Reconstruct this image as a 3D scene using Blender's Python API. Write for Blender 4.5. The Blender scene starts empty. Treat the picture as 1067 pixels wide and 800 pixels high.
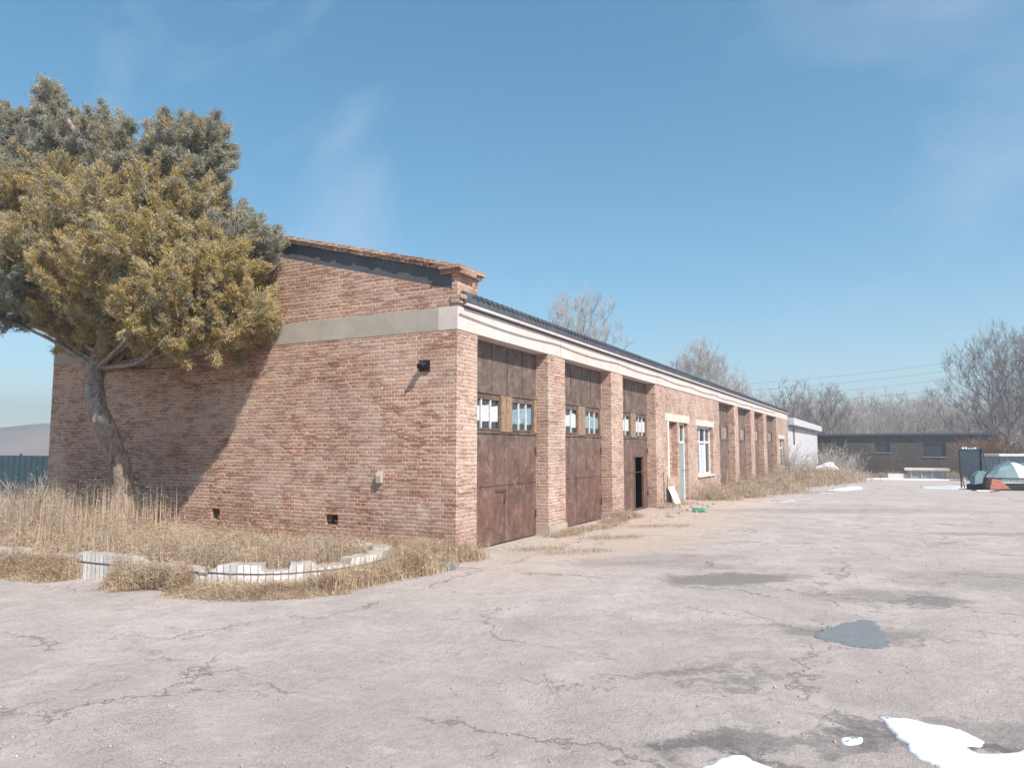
import bpy, bmesh, math, random
import numpy as np
from mathutils import Vector, Matrix, noise
from mathutils.geometry import tessellate_polygon
R = math.radians
S = bpy.context.scene
COL = S.collection
random.seed(7)

# ------------------------------------------------------------------ camera, sky, sun, exposure
F_PX, CX, CY, CAM_H = 752.0, 533.5, 400.0, 1.75
PITCH, YAW = math.atan(67 / F_PX), R(27.5)
cd = bpy.data.cameras.new('camera'); cam = bpy.data.objects.new('camera', cd); COL.objects.link(cam)
cam.location = (0, 0, CAM_H); cam.rotation_euler = (R(90) + PITCH, 0, YAW)
cd.sensor_width = 36; cd.lens = F_PX / 1067 * 36; cd.clip_start = .05; cd.clip_end = 6000
S.camera = cam

SUN_EL, SUN_PHI = R(45.5), R(25)
sun_dir = Vector((math.cos(SUN_EL) * math.cos(SUN_PHI), -math.cos(SUN_EL) * math.sin(SUN_PHI), math.sin(SUN_EL)))
w = bpy.data.worlds.new('World'); S.world = w; w.use_nodes = True
wt = w.node_tree; wt.nodes.clear()
def wn(t, **k):
    n = wt.nodes.new(t)
    for a, b in k.items(): setattr(n, a, b)
    return n
sky = wn('ShaderNodeTexSky'); sky.sky_type = 'NISHITA'; sky.sun_disc = False
sky.sun_elevation = SUN_EL; sky.sun_rotation = math.atan2(sun_dir.x, sun_dir.y)
sky.altitude = 1000; sky.air_density = 1.0; sky.dust_density = 0.2; sky.ozone_density = .7
geo = wn('ShaderNodeTexCoord')
mp = wn('ShaderNodeMapping'); mp.inputs['Rotation'].default_value = (R(20), R(-35), R(50)); mp.inputs['Scale'].default_value = (1.1, 3.2, 2.2)
wt.links.new(geo.outputs['Generated'], mp.inputs[0])
nz = wn('ShaderNodeTexNoise'); nz.inputs['Scale'].default_value = 1.5; nz.inputs['Detail'].default_value = 7; nz.inputs['Roughness'].default_value = .55; nz.inputs['Distortion'].default_value = .5
wt.links.new(mp.outputs[0], nz.inputs['Vector'])
rp = wn('ShaderNodeMapRange'); rp.inputs[1].default_value = .5; rp.inputs[2].default_value = .85; rp.inputs[3].default_value = 0; rp.inputs[4].default_value = .4
wt.links.new(nz.outputs[0], rp.inputs[0])
mx = wn('ShaderNodeMix'); mx.data_type = 'RGBA'; mx.inputs[7].default_value = (3.6, 3.9, 4.3, 1)
hs_ = wn('ShaderNodeHueSaturation'); hs_.inputs['Saturation'].default_value = 1.46; hs_.inputs['Hue'].default_value = .486; gm = wn('ShaderNodeGamma'); gm.inputs[1].default_value = .74; wt.links.new(sky.outputs[0], gm.inputs[0]); wt.links.new(gm.outputs[0], hs_.inputs['Color'])
wt.links.new(rp.outputs[0], mx.inputs[0]); wt.links.new(hs_.outputs[0], mx.inputs[6])
bg = wn('ShaderNodeBackground'); bg.inputs[1].default_value = .14
wo = wn('ShaderNodeOutputWorld'); wt.links.new(mx.outputs[2], bg.inputs[0]); wt.links.new(bg.outputs[0], wo.inputs[0])

sl = bpy.data.lights.new('sun', 'SUN'); sl.energy = 4.4; sl.angle = R(.53); sl.color = (1, .915, .81)
so = bpy.data.objects.new('sun', sl); COL.objects.link(so)
so.rotation_euler = sun_dir.to_track_quat('Z', 'Y').to_euler(); so.location = (20, -10, 30)
S.view_settings.view_transform = 'Standard'; S.view_settings.look = 'None'
S.view_settings.gamma = 1; S.view_settings.use_curve_mapping = False
S.view_settings.exposure = .82

# ------------------------------------------------------------------ helpers
VD = Vector((-math.sin(YAW) * math.cos(PITCH), math.cos(YAW) * math.cos(PITCH), math.sin(PITCH)))
RT = Vector((math.cos(YAW), math.sin(YAW), 0)); UP = RT.cross(VD)
def gz(y):
    t = min(max(y - 27, 0), 65)
    return -.02 * t * min(1, t / 4 + .0) if t < 4 else -.02 * t
def spot(px, depth):            # where on the yard a thing stands: bearing and distance
    p = Vector((0, 0, CAM_H)) + depth * (VD + RT * (px - CX) / F_PX - UP * (467 - CY) / F_PX)
    return Vector((p.x, p.y, gz(p.y)))
def g(x, y):                    # a spot on the flat yard
    d = VD * F_PX + RT * (x - CX) - UP * (y - CY)
    t = -CAM_H / d.z
    return (d.x * t, d.y * t)

def props(o, label=None, cat=None, group=None, kind=None):
    if label: o['label'] = label
    if cat: o['category'] = cat
    if group: o['group'] = group
    if kind: o['kind'] = kind
    return o
def link(name, me, mat=None, parent=None, loc=None):
    o = bpy.data.objects.new(name, me); COL.objects.link(o)
    if mat is not None:
        for m in (mat if isinstance(mat, (list, tuple)) else [mat]): me.materials.append(m)
    if parent: o.parent = parent
    if loc is not None: o.location = loc
    return o
def empty(name, loc, label, cat, group=None, rz=0):
    o = bpy.data.objects.new(name, None); COL.objects.link(o); o.location = loc; o.rotation_euler = (0, 0, rz)
    o.empty_display_size = .2
    return props(o, label, cat, group)

class MB:
    def __init__(s): s.v = []; s.f = []; s.m = []
    def poly(s, pts, mi=0):
        i = len(s.v); s.v += [tuple(p) for p in pts]; s.f.append(tuple(range(i, i + len(pts)))); s.m.append(mi)
    def box(s, x0, x1, y0, y1, z0, z1, mi=0, rot=None, c=None):
        i = len(s.v)
        P = [(x0,y0,z0),(x1,y0,z0),(x1,y1,z0),(x0,y1,z0),(x0,y0,z1),(x1,y0,z1),(x1,y1,z1),(x0,y1,z1)]
        if rot is not None:
            c = Vector(c) if c is not None else Vector(((x0+x1)/2,(y0+y1)/2,(z0+z1)/2))
            P = [tuple(c + rot @ (Vector(p) - c)) for p in P]
        s.v += P
        for f in ((0,3,2,1),(4,5,6,7),(0,1,5,4),(1,2,6,5),(2,3,7,6),(3,0,4,7)):
            s.f.append(tuple(i + k for k in f)); s.m.append(mi)
        return s
    def prism(s, prof, axis, a, b, mi=0):   # profile polygon extruded along axis from a to b
        def P(q, t):
            if axis == 'y': return (q[0], t, q[1])
            if axis == 'x': return (t, q[0], q[1])
            return (q[0], q[1], t)
        n = len(prof); i = len(s.v)
        s.v += [P(q, a) for q in prof] + [P(q, b) for q in prof]
        s.f.append(tuple(i + k for k in range(n))); s.m.append(mi)
        s.f.append(tuple(i + n + k for k in reversed(range(n)))); s.m.append(mi)
        for k in range(n):
            l = (k + 1) % n
            s.f.append((i + k, i + n + k, i + n + l, i + l)); s.m.append(mi)
        return s
    def tube(s, pts, rad, n=8, mi=0, cap=True):
        pts = [Vector(p) for p in pts]
        if not isinstance(rad, (list, tuple)): rad = [rad] * len(pts)
        rings = []
        up = None
        for k, p in enumerate(pts):
            t = (pts[min(k + 1, len(pts) - 1)] - pts[max(k - 1, 0)]).normalized()
            if up is None: up = t.orthogonal().normalized()
            a = (up - t * up.dot(t)).normalized(); b = t.cross(a); up = a
            i = len(s.v)
            s.v += [tuple(p + rad[k] * (a * math.cos(2*math.pi*j/n) + b * math.sin(2*math.pi*j/n))) for j in range(n)]
            rings.append(i)
        for q in range(len(rings) - 1):
            for j in range(n):
                l = (j + 1) % n
                s.f.append((rings[q]+j, rings[q]+l, rings[q+1]+l, rings[q+1]+j)); s.m.append(mi)
        if cap:
            s.f.append(tuple(rings[0] + j for j in reversed(range(n)))); s.m.append(mi)
            s.f.append(tuple(rings[-1] + j for j in range(n))); s.m.append(mi)
        return s
    def walled(s, axis, c0, c1, u0, u1, z0, z1, holes, mi=0):
        """slab between planes c0 and c1 (axis 'x' or 'y'), u range, z range (z0 may be a function of u), with holes (u0,u1,z0,z1)"""
        us = sorted({u0, u1} | {h[0] for h in holes} | {h[1] for h in holes})
        zs = sorted({z0, z1} | {h[2] for h in holes} | {h[3] for h in holes})
        us = [u for u in us if u0 <= u <= u1]; zs = [z for z in zs if z0 <= z <= z1]
        def solid(i, j):
            if i < 0 or j < 0 or i >= len(us) - 1 or j >= len(zs) - 1: return False
            a = (us[i] + us[i+1]) / 2; b = (zs[j] + zs[j+1]) / 2
            return not any(h[0] < a < h[1] and h[2] < b < h[3] for h in holes)
        def P(c, u, z): return (c, u, z) if axis == 'x' else (u, c, z)
        for i in range(len(us) - 1):
            for j in range(len(zs) - 1):
                if not solid(i, j): continue
                a, b, p, q = us[i], us[i+1], zs[j], zs[j+1]
                for c in (c0, c1): s.poly([P(c,a,p), P(c,b,p), P(c,b,q), P(c,a,q)], mi)
                if not solid(i-1, j): s.poly([P(c0,a,p), P(c1,a,p), P(c1,a,q), P(c0,a,q)], mi)
                if not solid(i+1, j): s.poly([P(c0,b,p), P(c1,b,p), P(c1,b,q), P(c0,b,q)], mi)
                if not solid(i, j-1): s.poly([P(c0,a,p), P(c1,a,p), P(c1,b,p), P(c0,b,p)], mi)
                if not solid(i, j+1): s.poly([P(c0,a,q), P(c1,a,q), P(c1,b,q), P(c0,b,q)], mi)
        return s
    def mesh(s, name, fix=True, merge=True):
        me = bpy.data.meshes.new(name); me.from_pydata(s.v, [], s.f)
        for p, m in zip(me.polygons, s.m): p.material_index = m
        if fix:
            bm = bmesh.new(); bm.from_mesh(me)
            if merge: bmesh.ops.remove_doubles(bm, verts=bm.verts, dist=1e-5)
            bmesh.ops.recalc_face_normals(bm, faces=bm.faces); bm.to_mesh(me); bm.free()
        return me
    def build(s, name, mat, parent=None, smooth=False, bevel=0, loc=None, merge=True):
        me = s.mesh(name, merge=merge)
        o = link(name, me, mat, parent, loc)
        if smooth:
            for p in me.polygons: p.use_smooth = True
        if bevel:
            m = o.modifiers.new('bevel', 'BEVEL'); m.width = bevel; m.segments = 2; m.limit_method = 'ANGLE'
        return o

def np_mesh(name, V, T, mat, parent=None, loc=None, mi=None):
    V = np.asarray(V, np.float32).reshape(-1, 3); T = np.asarray(T, np.int32).reshape(-1, 3)
    me = bpy.data.meshes.new(name)
    me.vertices.add(len(V)); me.vertices.foreach_set('co', V.ravel())
    me.loops.add(T.size); me.loops.foreach_set('vertex_index', T.ravel())
    me.polygons.add(len(T)); me.polygons.foreach_set('loop_start', np.arange(0, T.size, 3, dtype=np.int32))
    if mi is not None: me.polygons.foreach_set('material_index', np.asarray(mi, np.int32))
    me.update(calc_edges=True)
    return link(name, me, mat, parent, loc)

def seg_arrays(segs, minr=.0075):
    P0 = np.array([s[0] for s in segs]); P1 = np.array([s[1] for s in segs]); r0 = np.maximum(np.array([s[2] for s in segs]), minr)[:, None]; r1 = np.maximum(np.array([s[3] for s in segs]), minr * .7)[:, None]
    d = P1 - P0; d /= np.linalg.norm(d, axis=1)[:, None] + 1e-9
    a = np.cross(d, np.array([.31, .77, .55])); a /= np.linalg.norm(a, axis=1)[:, None] + 1e-9; b = np.cross(d, a)
    vs = []
    for P, r in ((P0, r0), (P1, r1)):
        for k in range(3):
            th = k * 2 * math.pi / 3; vs.append(P + r * (a * math.cos(th) + b * math.sin(th)))
    V = np.stack(vs, 1).reshape(-1, 3); base = np.arange(len(segs))[:, None] * 6
    F = np.array([[0,1,4],[0,4,3],[1,2,5],[1,5,4],[2,0,3],[2,3,5]])
    T = (base[:, :, None] + F[None]).reshape(-1, 3)
    return V, T
# ------------------------------------------------------------------ materials
class NT:
    def __init__(s, name):
        s.m = bpy.data.materials.new(name); s.m.use_nodes = True; s.t = s.m.node_tree
        s.b = s.t.nodes['Principled BSDF']; s.o = s.t.nodes['Material Output']
        s.b.inputs['Specular IOR Level'].default_value = .3
        s._c = None
    def n(s, t, **k):
        q = s.t.nodes.new(t)
        for a, b in k.items(): setattr(q, a, b)
        return q
    def l(s, a, b): s.t.links.new(a, b)
    def put(s, sock, v):
        if hasattr(v, 'is_linked') or isinstance(v, bpy.types.NodeSocket): s.l(v, sock)
        elif isinstance(v, tuple) and len(v) == 3 and sock.type == 'RGBA': sock.default_value = (*v, 1)
        else: sock.default_value = v
    def coord(s):
        if s._c is None: s._c = s.n('ShaderNodeTexCoord').outputs['Object']
        return s._c
    def math(s, op, a, b=0.0, c=0.0, clamp=False):
        q = s.n('ShaderNodeMath', operation=op, use_clamp=clamp)
        s.put(q.inputs[0], a); s.put(q.inputs[1], b)
        if op in ('MULTIPLY_ADD', 'SMOOTH_MIN'): s.put(q.inputs[2], c)
        return q.outputs[0]
    def vscale(s, v, sc):
        q = s.n('ShaderNodeMapping'); s.l(v, q.inputs[0]); q.inputs['Scale'].default_value = sc; return q.outputs[0]
    def noise(s, scale, detail=4, rough=.55, v=None, dist=0.0, col=False):
        q = s.n('ShaderNodeTexNoise'); q.inputs['Scale'].default_value = scale; q.inputs['Detail'].default_value = detail
        q.inputs['Roughness'].default_value = rough; q.inputs['Distortion'].default_value = dist
        s.l(v if v is not None else s.coord(), q.inputs['Vector']); return q.outputs[1 if col else 0]
    def rng(s, v, a, b, c=0.0, d=1.0):
        q = s.n('ShaderNodeMapRange'); s.put(q.inputs[0], v)
        for i, x in enumerate((a, b, c, d)): s.put(q.inputs[i + 1], x)
        return q.outputs[0]
    def mix(s, f, a, b, mode='MIX'):
        q = s.n('ShaderNodeMix', data_type='RGBA', blend_type=mode)
        s.put(q.inputs[0], f); s.put(q.inputs[6], a); s.put(q.inputs[7], b); return q.outputs[2]
    def ramp(s, v, stops):
        q = s.n('ShaderNodeValToRGB'); s.l(v, q.inputs[0]); e = q.color_ramp.elements
        while len(e) < len(stops): e.new(.5)
        for k, (p, c) in enumerate(stops): e[k].position = p; e[k].color = (*c, 1)
        return q.outputs[0]
    def bump(s, h, strength=.4, dist=.02, prev=None):
        q = s.n('ShaderNodeBump'); q.inputs['Strength'].default_value = strength; q.inputs['Distance'].default_value = dist
        s.put(q.inputs['Height'], h)
        if prev is not None: s.l(prev, q.inputs['Normal'])
        return q.outputs[0]
    def done(s, color, rough=.85, normal=None, metal=0.0):
        s.put(s.b.inputs['Base Color'], color); s.put(s.b.inputs['Roughness'], rough); s.put(s.b.inputs['Metallic'], metal)
        if normal is not None: s.l(normal, s.b.inputs['Normal'])
        return s.m

def brick_mat(name, stops, mortar, dust=(.62, .5, .42), dust_amt=.3, red=None):
    t = NT(name)
    sp = t.n('ShaderNodeSeparateXYZ'); t.l(t.coord(), sp.inputs[0])
    wob = t.math('MULTIPLY', t.math('SUBTRACT', t.noise(5, 4), .5), .022)
    u = t.math('ADD', t.math('ADD', sp.outputs[0], sp.outputs[1]), t.math('MULTIPLY', t.math('SUBTRACT', t.noise(17, 2), .5), .02))
    z = t.math('ADD', t.math('ADD', sp.outputs[2], 20), wob)
    RH, BW = .0635, .25
    row = t.math('FLOOR', t.math('DIVIDE', z, RH))
    fz = t.math('SUBTRACT', t.math('DIVIDE', z, RH), row)
    par = t.math('MODULO', row, 2)
    # rows alternate stretchers and headers
    bw = t.math('SUBTRACT', BW, t.math('MULTIPLY', par, BW / 2))
    uu = t.math('ADD', t.math('DIVIDE', t.math('ADD', u, 200), bw), t.math('MULTIPLY', par, .5))
    cell = t.math('FLOOR', uu); fu = t.math('SUBTRACT', uu, cell)
    cv = t.n('ShaderNodeCombineXYZ'); t.l(cell, cv.inputs[0]); t.l(row, cv.inputs[1])
    wnz = t.n('ShaderNodeTexWhiteNoise', noise_dimensions='3D'); t.l(cv.outputs[0], wnz.inputs['Vector'])
    rnd = wnz.outputs['Value']
    ez = t.math('MINIMUM', fz, t.math('SUBTRACT', 1.0, fz)); eu = t.math('MULTIPLY', t.math('MINIMUM', fu, t.math('SUBTRACT', 1.0, fu)), t.math('DIVIDE', bw, RH))
    edge = t.math('ADD', t.math('MINIMUM', ez, eu), t.math('MULTIPLY', t.math('SUBTRACT', t.noise(32, 3), .5), .3))
    inb = t.rng(edge, .06, .17)
    body = t.ramp(t.math('ADD', t.math('MULTIPLY', rnd, .55), t.math('MULTIPLY', t.noise(14, 6, .8), .45)), stops)
    body = t.mix(t.rng(t.noise(60, 5, .85), .42, .6, 0, .6), body, tuple(c * .55 for c in stops[1][1]))
    miss = t.rng(t.noise(4.5, 6, .75, t.vscale(t.coord(), (.6, .6, 2))), .5, .58)                 # raked out, shadowy joints
    mcol = t.mix(miss, mortar, tuple(c * .2 for c in mortar))
    col = t.mix(inb, mcol, body)
    du = t.rng(t.noise(1.1, 6, .65), .42, .72, 0, dust_amt)
    col = t.mix(du, col, dust)
    # smoke and damp: dark blotches, a damp zone near the ground, pale salt bloom
    col = t.mix(t.rng(t.noise(.8, 7, .75, dist=.4), .52, .68, 0, .3), col, tuple(c * .45 for c in stops[1][1]))
    low = t.rng(t.math('ADD', sp.outputs[2], t.math('MULTIPLY', t.noise(1.2, 5), 1.4)), 1.5, .6, 0, .3)
    col = t.mix(low, col, tuple(c * .6 for c in stops[1][1]))
    col = t.mix(t.rng(t.noise(1.7, 8, .8), .58, .68, 0, .5), col, (.68, .6, .52))
    big = t.rng(t.noise(.45, 3), .3, .7, .82, 1.12)
    sc = t.n('ShaderNodeVectorMath', operation='SCALE'); t.l(col, sc.inputs[0]); t.l(big, sc.inputs['Scale'])
    h = t.math('ADD', t.math('MULTIPLY', inb, 1.0), t.math('ADD', t.math('MULTIPLY', rnd, .5), t.math('MULTIPLY', t.noise(60, 3, .7), .5)))
    return t.done(sc.outputs[0], .92, t.bump(h, .75, .014))

M = {}
M['brick'] = brick_mat('weathered_red_brick', [(0.1, (.2, .095, .068)), (.3, (.4, .185, .12)), (.5, (.51, .265, .18)), (.68, (.58, .36, .26)), (.9, (.65, .49, .39))], (.69, .56, .475), dust_amt=.45)
M['brick_pale'] = brick_mat('sunlit_salty_red_brick', [(0.1, (.3, .15, .11)), (.35, (.44, .25, .19)), (.6, (.53, .34, .27)), (.9, (.6, .45, .38))], (.64, .54, .48), dust_amt=.5)  # paler front brick: strong sun put into the colour, plus salt bloom
M['brick_dark'] = brick_mat('dark_grey_brick', [(0, (.07, .055, .05)), (.5, (.115, .09, .08)), (1, (.19, .155, .14))], (.16, .14, .13), dust=(.15, .13, .12), dust_amt=.3)  # dark grey brown brick of the storehouse

def concrete(name, base, dark, sc=1.0, rough=.9, streak=.25):
    t = NT(name)
    c = t.mix(t.rng(t.noise(2.2 * sc, 6, .65), .35, .65), base, dark)
    c = t.mix(t.rng(t.noise(60, 3, .7), .3, .8, 0, .3), c, tuple(x * .7 for x in dark))
    st = t.rng(t.noise(3, 4, .6, t.vscale(t.coord(), (3, 3, .25))), .5, .75, 0, streak)
    c = t.mix(st, c, tuple(x * .6 for x in dark))
    return t.done(c, rough, t.bump(t.noise(40, 5, .7), .35, .01))
M['cement'] = concrete('grey_cement_render', (.45, .4, .34), (.36, .32, .27), streak=.1)
M['coping_shade'] = concrete('blue_grey_coping_shade', (.115, .12, .135), (.085, .09, .1))  # the coping's cast shadow put into a dark blue-grey
M['beam'] = concrete('pale_limewashed_concrete', (.66, .575, .545), (.56, .48, .45))
M['lintel'] = concrete('whitewashed_concrete_lintel', (.68, .6, .54), (.55, .48, .42))
M['whitewall'] = concrete('flaking_whitewash', (.62, .61, .63), (.46, .45, .48), 1.2, streak=.45)
M['felt'] = concrete('dark_bitumen_felt', (.1, .115, .145), (.06, .07, .09), 2)
M['plinth'] = concrete('dusty_cement_plinth', (.5, .42, .36), (.4, .33, .28))
M['rubble'] = concrete('pale_rubble', (.5, .46, .43), (.3, .27, .25), 6)
M['trough'] = concrete('grey_concrete_trough', (.3, .3, .3), (.2, .2, .21), 2)
M['stone'] = concrete('bluish_grey_stone', (.2, .22, .22), (.13, .14, .14), 4)

def rust_door(name, a, b, c):
    t = NT(name)
    v = t.vscale(t.coord(), (4.2, 4.2, .8))
    s1 = t.noise(1.6, 7, .7, v)
    sp = t.n('ShaderNodeSeparateXYZ'); t.l(t.coord(), sp.inputs[0])
    hi = t.rng(t.math('ADD', sp.outputs[2], t.math('MULTIPLY', t.noise(1.5, 4), .8)), 1.4, 2.9)
    col = t.mix(hi, a, b)                                   # the lower leaves kept red oxide paint, the upper sheets weathered grey-brown
    col = t.mix(t.rng(s1, .42, .62, 0, .6), col, c)
    col = t.mix(t.rng(t.noise(1.1, 7, .75, v), .5, .62, 0, .4), col, (.05, .037, .032))
    col = t.mix(t.rng(t.noise(2.2, 8, .8, dist=.5), .47, .58, 0, .65), col, (.075, .048, .042))
    col = t.mix(t.rng(t.noise(3.1, 8, .8, dist=.7), .53, .62, 0, .6), col, (.26, .19, .16))
    col = t.mix(t.rng(t.noise(5, 8, .75), .55, .66, 0, .75), col, (.33, .17, .09))
    col = t.mix(t.rng(t.noise(30, 6, .75, t.vscale(t.coord(), (1, 1, .3))), .6, .72, 0, .6), col, (.38, .32, .28))
    return t.done(col, t.rng(s1, .3, .7, .42, .75), t.bump(t.noise(25, 6, .7), .3, .008), 0.0)
M['door'] = rust_door('rusted_steel_sheet', (.145, .07, .056), (.12, .092, .082), (.2, .145, .125))
M['door_far'] = rust_door('faded_rusted_steel_sheet', (.18, .11, .085), (.16, .125, .11), (.25, .2, .17))

def plain(name, col, rough=.6, metal=0.0, var=.25, sc=8, bump=.15):
    t = NT(name)
    c = t.mix(t.rng(t.noise(sc, 5, .65), .35, .7), col, tuple(x * (1 - var) for x in col))
    return t.done(c, rough, t.bump(t.noise(sc * 5, 4), bump, .005), metal)
M['wood'] = plain('sun_bleached_pine_post', (.34, .23, .16), .8, var=.5, sc=14)
M['steel'] = plain('dark_bare_steel', (.1, .085, .075), .5, .3)
M['whitebar'] = plain('white_painted_bar', (.7, .66, .62), .6)
M['whiteframe'] = plain('white_window_frame', (.78, .78, .78), .45, var=.12)
M['bluedoor'] = plain('grey_blue_painted_door', (.25, .33, .37), .5, var=.18, sc=3)
M['sheet'] = plain('white_gleam_and_curtain', (.62, .66, .72), .4, var=.4, sc=9)  # bright reflection painted into the door panes, also the curtain's white
M['bluegleam'] = plain('pale_blue_pane_gleam', (.25, .37, .46), .35, var=.5, sc=9)  # sky reflection in the panes, put in as pale blue
M['glass'] = NT('dark_dusty_glass').done((.035, .045, .055), .12)
M['glass'].node_tree.nodes['Principled BSDF'].inputs['Specular IOR Level'].default_value = .6
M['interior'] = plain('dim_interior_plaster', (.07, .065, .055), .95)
M['board'] = plain('white_board', (.8, .8, .8), .5, var=.1)
M['green'] = plain('green_plastic', (.14, .34, .26), .5, var=.3, sc=20)
M['teal'] = plain('teal_sheet_fence', (.06, .1, .13), .6, var=.3, sc=3)
M['darkpanel'] = plain('dark_blue_steel_panel', (.045, .06, .085), .5, var=.3, sc=3)
M['canopy'] = plain('off_white_canvas', (.55, .55, .52), .7, var=.15, sc=4)
M['tealshade'] = plain('shaded_teal_canvas', (.17, .25, .28), .7, var=.2, sc=4)  # teal with the canopy's shaded side put into it
M['redpart'] = plain('faded_red_fibreglass', (.42, .17, .13), .5, var=.3, sc=5)
M['orangepart'] = plain('bright_orange_plastic', (.75, .24, .12), .5, var=.2, sc=5)
M['black'] = plain('black_rubber', (.02, .02, .022), .6)
M['shedblue'] = plain('grey_blue_corrugated_sheet', (.2, .25, .3), .6, var=.3, sc=3)
M['shedroof'] = plain('pale_sheet_roof', (.6, .58, .56), .6, var=.2, sc=3)
M['cable'] = plain('black_cable', (.03, .03, .035), .6)

def bark(name, a, b, sc=14):
    t = NT(name)
    v = t.vscale(t.coord(), (1, 1, .3))
    n = t.noise(sc, 8, .72, v, .6)
    c = t.mix(t.rng(n, .38, .62), b, a)
    c = t.mix(t.rng(t.noise(3, 3), .45, .6, 0, .4), c, (.3, .17, .11))
    return t.done(c, .95, t.bump(n, .9, .03))
M['bark'] = bark('grey_brown_fissured_bark', (.46, .38, .33), (.13, .095, .075))
M['twig'] = plain('pale_grey_twig_bark', (.5, .45, .42), .9, var=.35, sc=.5)
M['twigdark'] = plain('brown_grey_twig_bark', (.27, .23, .22), .9, var=.35, sc=.5)
M['brushbrown'] = plain('dry_russet_brush', (.25, .14, .08), .9, var=.4, sc=2)

def leafmat(name, stops, sc=3.0, trans=.25):
    t = NT(name)
    n1 = t.noise(sc, 5, .7); n2 = t.noise(55, 2)
    c = t.ramp(t.math('ADD', t.math('MULTIPLY', n1, .55), t.math('MULTIPLY', n2, .45)), stops)
    t.done(c, .75)
    d = t.n('ShaderNodeBsdfTranslucent'); t.l(c, d.inputs[0])
    m = t.n('ShaderNodeMixShader'); m.inputs[0].default_value = trans
    t.l(t.b.outputs[0], m.inputs[1]); t.l(d.outputs[0], m.inputs[2]); t.l(m.outputs[0], t.o.inputs[0])
    return t.m
M['needle_gold'] = leafmat('golden_olive_needles', [(.3, (.2, .145, .05)), (.45, (.44, .335, .14)), (.58, (.6, .475, .24)), (.72, (.74, .64, .42))])
M['needle_grey'] = leafmat('frosted_grey_green_needles', [(.3, (.13, .135, .11)), (.45, (.27, .27, .22)), (.58, (.42, .41, .35)), (.72, (.55, .53, .46))])
M['straw'] = leafmat('dry_straw', [(.32, (.16, .095, .05)), (.45, (.4, .275, .165)), (.56, (.6, .46, .31)), (.7, (.78, .67, .52))], 2.2)
M['greyweed'] = leafmat('grey_dead_weed', [(.3, (.2, .155, .125)), (.5, (.44, .365, .305)), (.7, (.66, .58, .51))], 2.2)

# tiled kerb: pale glazed tiles with dark joints
t = NT('chipped_white_kerb_tiles')
sp = t.n('ShaderNodeSeparateXYZ'); t.l(t.coord(), sp.inputs[0])
uvn = t.n('ShaderNodeUVMap'); su = t.n('ShaderNodeSeparateXYZ'); t.l(uvn.outputs[0], su.inputs[0])
uu = t.math('DIVIDE', t.math('ADD', su.outputs[0], t.math('MULTIPLY', t.noise(5, 2), .02)), .088)
cell = t.math('FLOOR', uu); fu = t.math('SUBTRACT', uu, cell)
wnz = t.n('ShaderNodeTexWhiteNoise', noise_dimensions='1D'); t.l(cell, wnz.inputs['W'])
joint = t.rng(t.math('MINIMUM', fu, t.math('SUBTRACT', 1.0, fu)), .03, .09)
hz = t.math('ADD', su.outputs[1], t.math('MULTIPLY', t.noise(8, 3), .02))
row = t.rng(t.math('ABSOLUTE', t.math('SUBTRACT', hz, .235)), .008, .018)
cc = t.mix(wnz.outputs['Value'], (.78, .75, .74), (.5, .47, .46))
cc = t.mix(t.rng(t.noise(1.3, 5, .7), .5, .6, 0, .9), cc, (.36, .32, .29))
cc = t.mix(t.rng(t.noise(25, 5, .7), .55, .7, 0, .5), cc, (.4, .34, .29))
cc = t.mix(t.math('MULTIPLY', joint, row), (.26, .22, .2), cc)
M['tiles'] = t.done(cc, .6, t.bump(t.math('MULTIPLY', joint, row), .6, .012))

# snow / ice
t = NT('old_snow'); c = t.mix(t.rng(t.noise(6, 6, .7), .4, .75, 0, .5), (.74, .75, .79), (.5, .51, .54))
c = t.mix(t.rng(t.noise(70, 4, .8), .62, .7, 0, .6), c, (.3, .27, .25))
M['snow'] = t.done(c, .6, t.bump(t.noise(30, 7, .75), .6, .012)); M['snow'].node_tree.nodes['Principled BSDF'].inputs['Subsurface Weight'].default_value = .0
t = NT('damp_asphalt_patch'); c = t.mix(t.rng(t.noise(9, 7, .7), .35, .7), (.15, .165, .18), (.21, .215, .22))
c = t.mix(t.rng(t.noise(75, 5, .85), .52, .6, 0, .6), c, (.34, .33, .32)); c = t.mix(t.rng(t.noise(60, 5, .85), .5, .58, 0, .5), c, (.08, .085, .09))
M['damp'] = t.done(c, .5, t.bump(t.noise(120, 3), .3, .004))

# ------------------------------------------------------------------ ground
def smooth_ellipse(t, P, cx, cy, rx, ry, ang, soft):
    q = t.n('ShaderNodeMapping', vector_type='TEXTURE'); t.l(P, q.inputs[0])
    q.inputs['Location'].default_value = (cx, cy, 0); q.inputs['Rotation'].default_value = (0, 0, ang); q.inputs['Scale'].default_value = (rx, ry, 1e3)
    le = t.n('ShaderNodeVectorMath', operation='LENGTH'); t.l(q.outputs[0], le.inputs[0])
    return t.rng(le.outputs['Value'], 1 - soft, 1 + soft, 1, 0)
t = NT('worn_pale_concrete_yard')
P = t.coord()
wv = t.n('ShaderNodeVectorMath', operation='MULTIPLY_ADD'); t.l(t.noise(1.3, 7, .7, col=True), wv.inputs[0]); wv.inputs[1].default_value = (1.3, 1.3, 0); t.l(P, wv.inputs[2])
wc = t.n('ShaderNodeVectorMath', operation='ADD'); t.l(wv.outputs[0], wc.inputs[0]); wc.inputs[1].default_value = (-.65, -.65, 0); PW = wc.outputs[0]
wv2 = t.n('ShaderNodeVectorMath', operation='MULTIPLY_ADD'); t.l(t.noise(4.5, 6, .75, col=True), wv2.inputs[0]); wv2.inputs[1].default_value = (.5, .5, 0); t.l(PW, wv2.inputs[2])
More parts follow.
